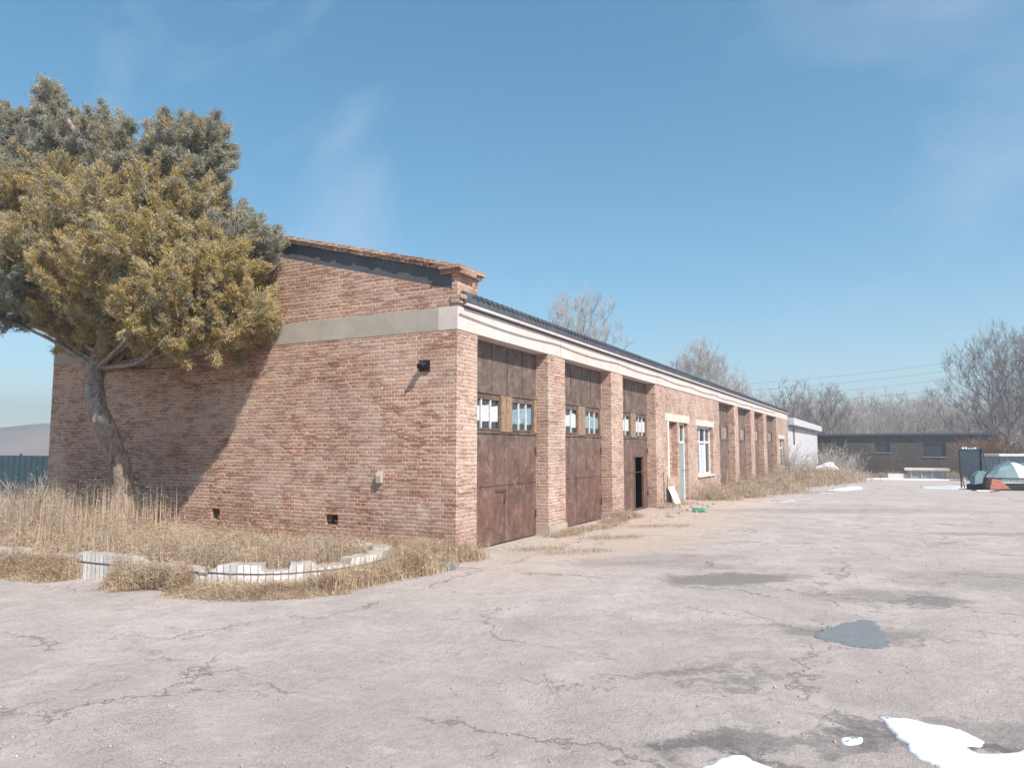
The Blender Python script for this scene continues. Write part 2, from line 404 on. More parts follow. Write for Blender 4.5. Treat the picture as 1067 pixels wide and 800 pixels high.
wc2 = t.n('ShaderNodeVectorMath', operation='ADD'); t.l(wv2.outputs[0], wc2.inputs[0]); wc2.inputs[1].default_value = (-.25, -.25, 0); PW2 = wc2.outputs[0]
base = t.mix(t.rng(t.noise(.35, 5, .6), .35, .65), (.43, .375, .355), (.53, .465, .44))
base = t.mix(t.rng(t.noise(1.6, 9, .8), .44, .6, 0, .55), base, (.335, .295, .275))
base = t.mix(t.rng(t.noise(.8, 8, .75, dist=1.5), .52, .6, 0, .4), base, (.6, .535, .5))
base = t.mix(t.rng(t.noise(9, 8, .85), .52, .6, 0, .4), base, (.3, .265, .245))
agg = t.noise(70, 5, .85)
wear = t.rng(t.noise(.55, 7, .7, dist=.6), .42, .62)
base = t.mix(t.math('MULTIPLY', t.rng(agg, .5, .62), t.rng(wear, 0, 1, .35, 1.0)), base, (.17, .15, .14))
base = t.mix(t.rng(t.noise(150, 2, .6), .58, .72, 0, .5), base, (.74, .68, .64))
dirt = [smooth_ellipse(t, PW, -4.9, 17, 1.6, 7, 0, .5), smooth_ellipse(t, PW, -5.2, 36, 1.7, 15, 0, .4)]
for e in dirt: base = t.mix(t.math('MULTIPLY', e, .55), base, (.5, .385, .3))
for (px, py, rx, ry, an, k) in ((890, 658, .62, .36, .3, .6), (960, 764, .5, .09, -.25, .8), (940, 765, .3, .12, .2, .7), (1030, 781, .35, .1, .2, .95), (805, 792, .35, .07, -.1, .8), (730, 775, .25, .12, .3, .8), (765, 604, .95, .42, .6, .85), (680, 583, 1.5, .45, .7, .35), (700, 590, 1.5, .5, .4, .25), (972, 628, .4, .2, .5, .8), (640, 650, 1.4, .4, .35, .18),
                                (920, 621, .8, .4, .5, .5), (742, 772, .42, .2, .6, .75), (885, 770, .42, .13, .45, .7), (1015, 770, .6, .3, .4, .5), (1040, 605, 1.5, .6, .5, .35),
                                (760, 690, .7, .2, .9, .3), (700, 700, .6, .1, .7, .55), (755, 708, .55, .08, .8, .55), (880, 532, 5, .8, .4, .3), (1045, 556, 1.6, .3, .4, .5)):
    x, y = g(px, py)
    base = t.mix(t.math('MULTIPLY', smooth_ellipse(t, PW2, x, y, rx, ry, an, .22), t.rng(t.noise(22, 8, .9), .36, .56, k * .45, k)), base, (.15, .14, .138))
vo = t.n('ShaderNodeTexVoronoi', feature='DISTANCE_TO_EDGE'); vo.inputs['Scale'].default_value = .42; t.l(PW, vo.inputs['Vector'])
crack = t.math('MULTIPLY', t.rng(vo.outputs['Distance'], .001, .006, 1, 0), t.rng(t.noise(.5, 4), .52, .62))
vo2 = t.n('ShaderNodeTexVoronoi', feature='DISTANCE_TO_EDGE'); vo2.inputs['Scale'].default_value = 1.7; t.l(PW, vo2.inputs['Vector'])
crack2 = t.math('MULTIPLY', t.rng(vo2.outputs['Distance'], .001, .012, 1, 0), t.rng(t.noise(.7, 4), .56, .62, 0, .8))
sj = t.n('ShaderNodeSeparateXYZ'); t.l(PW2, sj.inputs[0])
def joint(ax, per, off_):
    q = t.math('ABSOLUTE', t.math('SUBTRACT', t.math('MODULO', t.math('ADD', ax, 200 + off_), per), per / 2))
    return t.math('MULTIPLY', t.rng(q, .008, .03, 1, 0), t.rng(t.noise(.6, 4), .47, .53, 0, .7))
cr = t.math('MAXIMUM', t.math('MAXIMUM', crack, crack2), t.math('MAXIMUM', joint(sj.outputs[0], 4.6, .8), joint(sj.outputs[1], 5.2, 1.3)))
base = t.mix(t.math('MULTIPLY', cr, .5), base, (.14, .12, .11))
# bare soil beyond the yard
sep = t.n('ShaderNodeSeparateXYZ'); t.l(P, sep.inputs[0])
far = t.math('MAXIMUM', t.rng(sep.outputs[1], 78, 84), t.rng(sep.outputs[0], -17, -21))
far = t.math('MAXIMUM', far, t.rng(sep.outputs[0], 22, 30))
base = t.mix(far, base, t.mix(t.rng(t.noise(.3, 6), .4, .6), (.36, .28, .2), (.26, .21, .16)))
hgt = t.math('ADD', t.math('MULTIPLY', t.noise(2.2, 8, .7), 1.0), t.math('ADD', t.math('MULTIPLY', agg, .22), t.math('MULTIPLY', cr, -.35)))
t.done(base, .9, t.bump(hgt, .9, .06)); M['yard'] = t.m

def grid_ground():
    xs = sorted(set([-700, -500, -350, -250, -120, -70] + list(range(-45, 41, 1)) + [60, 110, 250, 350, 500, 700]))
    ys = sorted(set([-700, -500, -300, -120, -50, -20] + list(range(-8, 100, 1)) + [110, 130, 170, 250, 350, 500, 700]))
    mb = MB(); nx, ny = len(xs), len(ys)
    for y in ys:
        for x in xs:
            z = gz(y)
            if abs(x) < 60 and -20 < y < 110:
                z += .05 * (noise.noise(Vector((x * .12, y * .12, 0)))) * min(1, max(0, (x + 5.2) / 2)) - .006
            mb.v.append((x, y, z))
    for j in range(ny - 1):
        for i in range(nx - 1):
            a = j * nx + i; mb.f.append((a, a + 1, a + nx + 1, a + nx)); mb.m.append(0)
    o = mb.build('ground', M['yard'], smooth=True)
    return props(o, 'pale worn concrete yard with cracks, stains and dusty edges', kind='structure')
ground = grid_ground()
def gh(x, y):
    z = gz(y)
    if abs(x) < 60 and -20 < y < 110: z += .05 * noise.noise(Vector((x * .12, y * .12, 0))) * min(1, max(0, (x + 5.2) / 2)) - .006
    return z

def outline(pts, n=3, amp=.03, seed=0):
    out = []; rs = random.Random(seed)
    P = [Vector((p[0], p[1], 0)) for p in pts]; m = len(P)
    for i in range(m):
        p0, p1, p2, p3 = P[i-1], P[i], P[(i+1) % m], P[(i+2) % m]
        L = (p2 - p1).length; k = max(2, min(40, int(L / .022)))
        for j in range(k):
            s = j / k
            q = .5 * ((2*p1) + (p2-p0)*s + (2*p0-5*p1+4*p2-p3)*s*s + (3*p1-p0-3*p2+p3)*s**3)
            q += Vector((noise.noise(q * 9 + Vector((seed, 0, 0))) + .6 * noise.noise(q * 27), noise.noise(q * 9 + Vector((0, seed, 5))) + .6 * noise.noise(q * 27 + Vector((3, 0, 0))), 0)) * amp
            out.append(q)
    return out
def ring(o2, inset):
    out = []; n = len(o2); area = sum(o2[i].x * o2[(i+1) % n].y - o2[(i+1) % n].x * o2[i].y for i in range(n)); sg = 1 if area > 0 else -1
    for i in range(n):
        t_ = o2[(i + 2) % n] - o2[i - 2]; t_ = t_.normalized() if t_.length > 1e-6 else Vector((1, 0, 0))
        out.append(o2[i] + Vector((-t_.y, t_.x, 0)) * inset * sg)
    return out
def patch(name, pts, mat, h, amp=.03, seed=0, label=None, cat=None, group=None, kind=None, dome=0):
    o2 = outline(pts, amp=amp, seed=seed)
    steps = [(0, .001), (0, h)] if h <= .01 else [(0, .001), (.006 + dome * .3, h * .55), (.02 + dome * .6, h * .85), (.045 + dome, h)]
    bm = bmesh.new(); prev = None; n = len(o2)
    for ins, z in steps:
        q2 = ring(o2, ins) if ins else o2
        vs = [bm.verts.new((q.x, q.y, gh(q.x, q.y) + z)) for q in q2]
        if prev:
            for i in range(n): bm.faces.new((prev[i], prev[(i+1) % n], vs[(i+1) % n], vs[i]))
        prev = vs; last = q2
    for tri in tessellate_polygon([[Vector((q.x, q.y, 0)) for q in last]]):
        try: bm.faces.new([prev[k] for k in tri])
        except ValueError: pass
    bmesh.ops.recalc_face_normals(bm, faces=bm.faces)
    me = bpy.data.meshes.new(name); bm.to_mesh(me); bm.free()
    if h > .01:
        for p in me.polygons: p.use_smooth = True
    o = link(name, me, mat)
    return props(o, label, cat, group, kind)
G = lambda L: [g(*p) for p in L]
patch('damp_patch', G([(851, 660), (868, 652), (888, 647), (908, 646), (918, 655), (926, 668), (914, 674), (890, 672), (872, 668), (860, 667)]), M['damp'], .006, .05, 1,
      'dark grey damp patch in the middle of the concrete yard', kind='structure')
SN = 'snow left on the yard'
patch('snow_patch', G([(918, 744), (935, 747), (962, 751), (990, 757), (1012, 764), (1025, 771), (1020, 775), (1008, 777), (1012, 781), (1028, 784), (1050, 783), (1075, 780), (1110, 784), (1110, 815), (1040, 812), (985, 800), (958, 789), (946, 775), (935, 765), (924, 753)]),
      M['snow'], .016, .035, 2, 'largest snow patch, pointed at one end, in the nearest right corner of the yard', 'snow patch', SN)
patch('snow_patch', G([(725, 802), (740, 795), (752, 788), (768, 784), (785, 790), (806, 797), (840, 806), (850, 830), (720, 830)]),
      M['snow'], .016, .035, 3, 'snow patch cut off by the bottom edge, below the dark stain', 'snow patch', SN)
patch('snow_patch', G([(875, 767), (885, 765), (896, 766), (899, 771), (888, 774), (877, 772)]),
      M['snow'], .012, .02, 4, 'small round snow spot between the two large snow patches', 'snow patch', SN)

# ------------------------------------------------------------------ the brick garage
X0, Y0 = -6.145, 9.87
XB, YE, DP = -17.15, 53.0, -6.42          # rear corner, far end, plane of the doors
ZB, ZT = 3.68, 4.06                        # beam
garage = empty('brick_garage', ((X0 + XB) / 2, (Y0 + YE) / 2, 0), 'long weathered red brick garage block with rusty doors along its front', 'garage')
def on(o):                                 # keep coordinates as written although the parent stands elsewhere
    o.matrix_parent_inverse = o.parent.matrix_world.inverted() if o.parent else Matrix(); return o
bpy.context.view_layer.update()
garage_loc = garage.location.copy()
def gp(mb, name, mat, parent=garage, **k):
    o = mb.build(name, mat, parent, **k)
    if parent is garage: o.location = -garage_loc
    return o
# gable wall with its vent holes
holes = [(-11.72, -11.48, .38, .6), (-8.84, -8.55, .42, .6)]
mb = MB().walled('y', Y0, Y0 + .37, XB, X0 - .002, -1.2, ZB, holes); o = gp(mb, 'gable_wall', M['brick'])
mb = MB(); xr = (X0 + XB) / 2
def ptop(x): return 4.62 + .262 * (5.5 - abs(x - xr))
mb.prism([(XB, ZT), (X0, ZT), (X0, ptop(X0) - .3), (xr, ptop(xr) - .3), (XB, ptop(XB) - .3)], 'y', Y0, Y0 + .37)
gp(mb, 'gable_top', M['brick'])
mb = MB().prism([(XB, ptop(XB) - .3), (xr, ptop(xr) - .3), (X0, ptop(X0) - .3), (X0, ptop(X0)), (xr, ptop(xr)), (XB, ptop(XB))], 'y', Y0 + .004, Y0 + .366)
gp(mb, 'coping_shade', M['coping_shade'])  # strip painted dark as the shade under the coping
# rows of bricks along the coping, each slightly out of true
mb = MB(); rs = random.Random(3)
for side in (1, -1):
    L = 5.62; n = int(L / .125)
    for k in range(n):
        for lay, (ov, zz) in enumerate(((.05, 0), (.085, .065))):
            xa = xr + side * (L - k * .125); xb = xa - side * .118
            xm = (xa + xb) / 2; z = ptop(xm) + zz + rs.uniform(-.006, .006) ; dy = rs.uniform(-.012, .012)
            rot = Matrix.Rotation(math.atan(.262) * side, 3, 'Y')
            mb.box(min(xa, xb), max(xa, xb), Y0 - ov + dy, Y0 + .37 + ov, z, z + .06, rot=rot)
gp(mb, 'coping', M['brick'], merge=False)
mb = MB().walled('y', Y0 - .004, Y0 + .36, XB, X0 - .05, ZB, ZT, []); gp(mb, 'concrete_band', M['cement'])
# corner pier above the eaves with corbelled cap
mb = MB().box(X0 - .1, X0 + .004, Y0 - .006, Y0 + .66, 4.1, 4.6)
mb.box(X0 - .1, X0 + .05, Y0 - .03, Y0 + .2, 4.12, 4.18); mb.box(X0 - .1, X0 + .09, Y0 - .03, Y0 + .16, 4.19, 4.25)
gp(mb, 'corner_pier', M['brick'])
mb = MB(); rs = random.Random(8)
for lay, (ov, z) in enumerate(((.06, 4.605), (.11, 4.67))):
    for k in range(5):
        for q in range(5):
            xa = X0 - .3 + k * (.3 + ov) / 5; ya = Y0 - ov + q * (.66 + 2 * ov) / 5
            mb.box(xa, xa + (.3 + ov) / 5 - .006, ya, ya + (.66 + 2 * ov) / 5 - .008, z + rs.uniform(-.004, .004), z + .058)
gp(mb, 'pier_cap', M['brick'], merge=False)
# front: pillars, beam
PIL = [(Y0 + .003, 10.53), (13.4, 14.28), (17.2, 18.1), (33.5, 34.5), (37.8, 39.0), (42.0, 43.2)]
for i, (a, b) in enumerate(PIL):
    z0 = -1.2
    m1 = MB()
    xa = X0 - .36
    m1.box(xa, X0, a, b, z0, ZB - .002)
    gp(m1, 'pillar', M['brick_pale'])
    zb = gz(a)
    pl = MB().box(X0 + .003, X0 + .03, a - .012, b + .012, zb - .3, zb + .14 + .05 * (i % 2)); pl.box(xa, X0 + .002, a - .014, a - .002, zb - .3, zb + .16) if i else None
    if i: gp(pl, 'pillar_plinth', M['plinth'])
mb = MB().box(X0 - .36, X0 + .012, Y0 - .006, YE, ZB, ZT); gp(mb, 'beam', M['beam'])
for y in (14.0, 17.7, 21.3, 25.5, 29.9, 34.0, 38.3, 42.6, 47.2): gp(MB().box(X0 + .0125, X0 + .0165, y, y + .022, ZB + .01, ZT - .01), 'beam_joint', M['cement'])
# eave: thin pale slab, dark felted edge above
mb = MB().box(X0 - .3, X0 + .082, Y0 + .17, YE + .1, ZT + .035, ZT + .075); gp(mb, 'eave_slab', M['beam'])
mb = MB().box(X0 - .3, X0 + .02, Y0 + .18, YE, ZT + .001, ZT + .034); gp(mb, 'eave_gap_shade', M['felt'])  # dark strip stands in for the shade in the gap
mb = MB(); rs = random.Random(5); y = Y0 + .1
while y < YE + .1:                        # felt edge laid in lengths, uneven top
    L = rs.uniform(.8, 1.3); y1 = min(y + L, YE + .12)
    mb.box(X0 - .2, X0 + .072 + rs.uniform(-.004, .004), y, y1 - .002, ZT + .078, ZT + .255 + rs.uniform(-.004, .005)); y = y1
gp(mb, 'eave_edge', M['felt'], merge=False)
zr = ZT + .27
mb = MB()
def roofz(x): return zr - .03 + .24 * (5.5 - abs(x - xr))
for sgn in (1, -1):
    xe = xr + sgn * 5.6
    n = 230
    for k in range(n):                    # corrugated sheets
        ya = Y0 + .37 + (YE - Y0 - .3) * k / n; yb = Y0 + .37 + (YE - Y0 - .3) * (k + 1) / n; ym = (ya + yb) / 2
        for (p, q, h0, h1) in ((ya, ym, 0, .045), (ym, yb, .045, 0)):
            mb.poly([(xe, p, roofz(xe) + h0), (xe, q, roofz(xe) + h1), (xr, q, roofz(xr) + h1), (xr, p, roofz(xr) + h0)])
o = gp(mb, 'roof', M['felt'])
sm = o.modifiers.new('thick', 'SOLIDIFY'); sm.thickness = .04; sm.offset = -1
mb = MB().box(XB, XB + .3, Y0 + .372, YE, -1.2, zr - .1); gp(mb, 'rear_wall', M['brick'])
mb = MB().prism([(XB + .302, -1.2), (X0 - .362, -1.2), (X0 - .362, 4.1), (xr, 5.4), (XB + .302, 4.1)], 'y', YE - .35, YE - .003); gp(mb, 'end_wall', M['brick'])
mb = MB().box(-10.2, -9.9, Y0 + .38, YE - .36, -1.2, 4.2); gp(mb, 'inner_wall', M['interior'])
# infill walls
def wall_piece(y0, y1, holes):
    return gp(MB().walled('x', X0 - .36, X0 - .006, y0, y1, -1.3, ZB - .001, holes), 'front_wall', M['brick_pale'])
OP = [(22.4, 23.55, .85, 2.6), (23.82, 24.95, -.3, 2.6), (26.4, 28.95, .76, 2.56)]
wall_piece(21.1, 30.24, OP)
OP2 = [(48.4, 50.9, .55, 2.35)]
wall_piece(47.2, YE - .36, OP2)
gp(MB().box(X0 - .2, X0 + .008, 22.15, 25.2, 2.605, 2.86), 'lintel', M['lintel'], bevel=.01)
gp(MB().box(X0 - .2, X0 + .008, 26.15, 29.2, 2.565, 2.78), 'lintel', M['lintel'], bevel=.01)
gp(MB().box(X0 - .2, X0 + .008, 48.1, 51.2, 2.355, 2.6), 'lintel', M['lintel'], bevel=.01)
gp(MB().box(X0 - .1, X0 + .05, 26.3, 29.05, .69, .757), 'sill', M['lintel'], bevel=.008)
# bricked slot beside the blue door
xq = X0 - .2
gp(MB().box(xq - .1, xq, 22.4, 23.55, .8, 2.62), 'bricked_opening', M['brick'])
gp(MB().box(xq, X0 + .004, 22.402, 22.52, .85, 2.6), 'jamb', M['whiteframe'])
# blue door with transom
fr = MB(); fr.box(xq, xq + .07, 23.822, 23.88, -.2, 2.6); fr.box(xq, xq + .07, 24.89, 24.948, -.2, 2.6); fr.box(xq, xq + .07, 23.88, 24.89, 1.92, 1.99); fr.box(xq, xq + .07, 23.88, 24.89, 2.54, 2.6); fr.box(xq + .01, xq + .06, 24.35, 24.4, 1.99, 2.54)
df = gp(fr, 'door_frame', M['whiteframe'])
leaf = MB().box(xq + .012, xq + .05, 23.885, 24.885, .02, 1.915)
for z0, z1 in ((.15, .75), (.85, 1.75)): leaf.box(xq + .05, xq + .056, 24.0, 24.77, z0, z1)
lf = gp(leaf, 'door', M['bluedoor']); lf['label'] = 'grey blue door with a glazed light above'
h = MB().tube([(xq + .06, 24.72, 1.0), (xq + .11, 24.72, 1.0), (xq + .11, 24.6, 1.0)], .012, 6).build('door_handle', M['steel'], lf)
gp(MB().box(xq + .02, xq + .028, 23.88, 24.89, 1.99, 2.54), 'transom_pane', M['glass'])
# white framed window
def window(y0, y1, z0, z1, xf, mull, mat=M['whiteframe'], wd=.07):
    f = MB(); f.box(xf, xf + .07, y0 + .002, y0 + wd, z0, z1); f.box(xf, xf + .07, y1 - wd, y1 - .002, z0, z1)
    f.box(xf, xf + .07, y0 + wd, y1 - wd, z0 + .001, z0 + wd); f.box(xf, xf + .07, y0 + wd, y1 - wd, z1 - wd, z1 - .001)
    zm = z0 + (z1 - z0) * .66
    f.box(xf, xf + .065, y0 + wd, y1 - wd, zm, zm + .07)
    for m in mull: f.box(xf, xf + .068, m, m + .08, z0 + wd, z1 - wd)
    fo = gp(f, 'window', mat)
    MB().box(xf + .02, xf + .03, y0 + wd, y1 - wd, z0 + wd, z1 - wd).build('pane', M['glass'], fo)
    return fo
wf = window(26.4, 28.95, .76, 2.56, xq, (27.2, 28.1)); wf['label'] = 'white framed window beside the blue door'
MB().box(xq + .032, xq + .036, 27.28, 28.1, .85, 1.9).build('curtain', M['sheet'], wf)
window(48.4, 50.9, .55, 2.35, xq, (49.6,))
# garage doors
OPN = [(10.53, 13.4), (14.28, 17.2), (18.1, 21.1), (30.24, 33.5), (34.5, 37.8), (39.0, 42.0), (43.2, 47.2)]
LAB = ['nearest rusty double door with a bent steel latch', 'second rusty double door', 'rusty double door with a small wicket standing open', None, None, None, None]
for i, (a, b) in enumerate(OPN):
    c = (a + b) / 2 + .05; zb = gz((a + b) / 2) + .02
    wz0, wz1 = 2.08, 2.66
    if i > 2: wz0, wz1 = 2.15, 2.72
    wa = (a + .27, c - .2, wz0, wz1); wb = (c + .28, b - .16, wz0, wz1)
    hs = [wa, wb]
    if i == 2: hs.append((19.85, 20.62, zb + .03, 1.5))
    hs.append((c - .006, c + .006, zb + .02, wz0 - .05))        # the gap between the leaves
    mat = M['door'] if i < 3 else M['door_far']
    d = MB().walled('x', DP - .04, DP, a + .004, b - .004, zb, ZB - .004, hs)
    for z in (2.74, wz0 - .06):                                  # rails
        d.box(DP + .001, DP + .022, a + .01, b - .01, z, z + .045)
    k = a + .35
    while k < b - .2:                                            # sheet seams above the windows
        d.box(DP + .001, DP + .011, k, k + .012, 2.79, ZB - .01); k += .62 + .1 * ((i * 7 + int(k * 10)) % 3) / 3
    d.box(DP + .001, DP + .014, a + .01, b - .01, 1.05 + zb, 1.062 + zb)
    if i == 2:                                                   # wicket frame
        d.box(DP + .001, DP + .02, 19.8, 19.848, zb + .02, 1.55); d.box(DP + .001, DP + .02, 20.622, 20.67, zb + .02, 1.55); d.box(DP + .001, DP + .02, 19.848, 20.622, 1.502, 1.55)
    go = gp(d, 'garage_door', mat, merge=False)
    if LAB[i]: go['label'] = LAB[i]
    # wooden posts
    for (p0, p1, th) in ((c - .19, c - .015, .045), (c + .015, c + .25, .04), (b - .14, b - .02, .035)):
        MB().box(DP + .002, DP + th, p0, p1, wz0 - .02, 2.73).build('wooden_post', M['wood'], go)
    for q, (y0, y1, z0, z1) in enumerate((wa, wb)):
        f = MB(); wd = .03
        f.box(DP - .03, DP + .012, y0 + .002, y0 + wd, z0, z1); f.box(DP - .03, DP + .012, y1 - wd, y1 - .002, z0, z1)
        f.box(DP - .03, DP + .012, y0 + wd, y1 - wd, z0 + .001, z0 + wd); f.box(DP - .03, DP + .012, y0 + wd, y1 - wd, z1 - wd, z1 - .001)
        f.build('window_frame', M['door'], go)
        for s in (1/3, 2/3):
            ym = y0 + (y1 - y0) * s; MB().box(DP - .028, DP + .009, ym - .016, ym + .016, z0 + wd, z1 - wd).build('glazing_bar', M['whitebar'], go)
        MB().box(DP - .026, DP - .02, y0 + wd, y1 - wd, z0 + wd, z1 - wd).build('pane', M['glass'], go)
        if i in (0, 1, 2):
            hh = z1 - z0
            rw = random.Random(i * 10 + q)
            for s_ in range(3):
                ya = y0 + (y1 - y0) * s_ / 3 + .03; yb_ = y0 + (y1 - y0) * (s_ + 1) / 3 - .03
                t0 = z0 + hh * rw.uniform(.22, .3); t1 = z1 - hh * rw.uniform(.18, .28); sk = rw.uniform(-.02, .02)
                m_ = MB(); m_.prism([(ya, t0), (yb_, t0 + sk), (yb_, t1 + sk), ((ya + yb_) / 2, t1 + rw.uniform(-.02, .01)), (ya, t1 - sk)], 'x', DP - .0185, DP - .0165)
                m_.build('pane_gleam', M['sheet'] if (q == 0 or i == 2) else M['bluegleam'], go)  # flat pieces carry the painted reflection in the glass
    if i == 0:
        hd = MB().tube([(DP + .02, c - .36, .98), (DP + .04, c - .3, .985), (DP + .04, c - .02, .98), (DP + .04, c - .02, .8), (DP + .02, c - .02, .72)], .011, 6)
        hd.build('latch', M['steel'], go)
    for hy in (a + .03, b - .06):
        for z in (.35, 1.6): MB().tube([(DP + .02, hy, z + zb), (DP + .02, hy, z + .14 + zb)], .018, 6).build('hinge', M['steel'], go)
# wicket leaf pushed inwards
wk = MB().box(0, .03, -.72, 0, .06, 1.46).build('wicket_door', M['door'], garage)
wk.location = Vector((DP - .06, 19.9, 0)) - garage_loc; wk.rotation_euler = (0, 0, R(-97))
# small things fixed on the brickwork
mb = MB().box(X0 + .004, X0 + .014, Y0, Y0, 0, 0)
cab = MB(); pts = []
y = Y0 + .02
while y < 47:
    pts.append((X0 + .03, y, 3.93 - .05 * abs(math.sin((y - Y0) * math.pi / 3.9)) - (.0 if y < 20 else .06 * math.sin((y - 20) / 27 * math.pi)))); y += .4
cab.tube(pts, .0075, 5); gp(cab, 'cable', M['cable'], smooth=True)
lamp = MB().box(-6.86, -6.66, Y0 - .03, Y0 - .002, 3.02, 3.2)
lamp.tube([(-6.76, Y0 - .03, 3.13), (-6.76, Y0 - .11, 3.12), (-6.76, Y0 - .15, 3.08)], [.05, .05, .06], 10)
gp(lamp, 'wall_bracket', M['black'])
pipe = MB().prism([(Y0 - .002, 1.17), (Y0 - .07, 1.17), (Y0 - .075, 1.29), (Y0 - .04, 1.36), (Y0 - .002, 1.37)], 'x', -7.69, -7.59)
gp(pipe, 'fixture_box', M['cement'])
for y, x in ((21.75, .02), (22.05, .05)):
    gp(MB().tube([(X0 + x + .02, y, 0.05), (X0 + x, y + .02, 1.1 - x * 4)], .012, 6), 'thin_rod', M['steel'])

# ------------------------------------------------------------------ white annex beyond
annex = empty('white_annex', (-9.5, 64.5, gz(64)), 'low whitewashed annex with flaking walls at the far end of the brick garage', 'outbuilding')
al = annex.location
def ap(mb, name, mat, **k):
    o = mb.build(name, mat, annex, **k); o.location = -al; return o
ap(MB().box(-13, X0 - .01, YE + .02, 76, -2, 3.2), 'wall', M['whitewall'])
ap(MB().box(-13.2, X0 + .38, YE + .1, 77, 3.38, 3.86), 'roof', M['whitewall'])
ap(MB().box(-12.9, X0 + .02, YE + .05, 76.1, 3.201, 3.378), 'eave_shade_strip', M['cement'])  # darker strip put where the eave's shadow falls
ap(MB().tube([(X0 + .06, 56.0, 3.2), (X0 + .06, 56.0, 2.0)], .045, 8), 'drainpipe', M['steel'])

# ------------------------------------------------------------------ dark brick building at the end of the yard
YB = 80.0; zb = gz(YB)
store = empty('brick_storehouse', (1, YB + 3, zb), 'low dark brick storehouse closing the far end of the yard', 'storehouse'); sl_ = store.location
def sp_(mb, name, mat, **k):
    o = mb.build(name, mat, store, **k); o.location = -sl_; return o
hs = [(-1.25, .05, 1.35, 2.25), (2.9, 4.75, .95, 2.25), (-4.7, -3.9, 1.3, 2.2)]
sp_(MB().walled('y', YB, YB + .4, -7, 9, -2, 3.0, hs), 'wall', M['brick_dark'])
sp_(MB().box(-7, 9, YB + .41, YB + 6, -2, 2.9), 'rear_block', M['interior'])
sp_(MB().box(-7.2, 9.2, YB - .3, YB + 6.2, 3.0, 3.2), 'roof', M['felt'])
for (a, b, c, d) in hs:
    f = MB(); y = YB + .12
    for x in (a, (a + b) / 2 - .03, b - .07): f.box(x, x + .07, y, y + .06, c, d)
    f.box(a + .07, b - .07, y + .001, y + .058, c, c + .06); f.box(a + .07, b - .07, y + .001, y + .058, d - .06, d)
    fo = sp_(f, 'window', M['steel']); MB().box(a, b, y + .02, y + .03, c + .001, d - .001).build('pane', M['glass'], fo)
    sp_(MB().box(a - .1, b + .1, YB - .06, YB + .05, c - .09, c - .004), 'sill', M['trough'])

M['kerbtop'] = concrete('dusty_mortar_top', (.5, .46, .43), (.3, .26, .23), 4)
# ------------------------------------------------------------------ planter kerb
kp = [(-16.5, 4.55), (-14.2, 5.1), (-12.3, 5.62), (-10.4, 6.12), (-8.63, 6.2), (-7.3, 6.4), (-6.66, 6.72), (-6.36, 7.2), (-6.24, 7.75), (-6.34, 8.3), (-6.66, 8.72), (-7.3, 8.95)]
cl = []
V3 = [Vector((*p, 0)) for p in kp]
for i in range(len(V3) - 1):
    p0 = V3[max(i-1, 0)]; p1 = V3[i]; p2 = V3[i+1]; p3 = V3[min(i+2, len(V3)-1)]
    for j in range(22):
        s = j / 22; cl.append(.5 * ((2*p1) + (p2-p0)*s + (2*p0-5*p1+4*p2-p3)*s*s + (3*p1-p0-3*p2+p3)*s**3))
bm = bmesh.new(); uvl = bm.loops.layers.uv.new('UVMap'); rings = []; acc = 0
for i, p in enumerate(cl):
    tdir = (cl[min(i+1, len(cl)-1)] - cl[max(i-1, 0)]).normalized(); nn = Vector((-tdir.y, tdir.x, 0))
    if i: acc += (p - cl[i-1]).length
    brk = .0 if noise.noise(p * .9) < .18 else -.06
    if noise.noise(p * 3.1 + Vector((4, 4, 0))) > .3: brk -= .07
    zt = .33 + .02 * noise.noise(p * 9) + brk
    prof = [(-.02, -.1, .1), (-.02, .22, .22), (-.032, .228, .24), (-.032, zt, zt), (.2, zt, zt + .24), (.2, -.1, .9)]
    rings.append(([bm.verts.new(p + nn * a + Vector((0, 0, z))) for a, z, v in prof], acc, [q[2] for q in prof]))
for i in range(len(rings) - 1):
    A, ua, va = rings[i]; B, ub, vb = rings[i+1]
    for k in range(5):
        fc = bm.faces.new((A[k], B[k], B[k+1], A[k+1]))
        fc.material_index = 1 if k == 3 else 0
        for lp, uv in zip(fc.loops, ((ua, va[k]), (ub, vb[k]), (ub, vb[k+1]), (ua, va[k+1]))): lp[uvl].uv = uv
bm.faces.new(rings[0][0]); bm.faces.new(rings[-1][0])
bmesh.ops.recalc_face_normals(bm, faces=bm.faces)
me = bpy.data.meshes.new('planter_kerb'); bm.to_mesh(me); bm.free()
props(link('planter_kerb', me, [M['tiles'], M['kerbtop']]), 'low curved kerb of chipped white tiles around the weedy bed', 'kerb')
# soil bed
bed = [(p.x, p.y) for p in cl] + [(-7.2, 9.86), (-17.0, 9.86)]
bm = bmesh.new(); vs = [bm.verts.new((x, y, .13)) for x, y in bed]
for tri in tessellate_polygon([[Vector((x, y, 0)) for x, y in bed]]): bm.faces.new([vs[k] for k in tri])
bmesh.ops.recalc_face_normals(bm, faces=bm.faces)
me = bpy.data.meshes.new('soil_bed'); bm.to_mesh(me); bm.free()
M['soil'] = concrete('dry_soil', (.3, .21, .14), (.2, .14, .1), 4)
props(link('soil_bed', me, M['soil']), 'dry raised soil bed beside the gable wall', kind='structure')

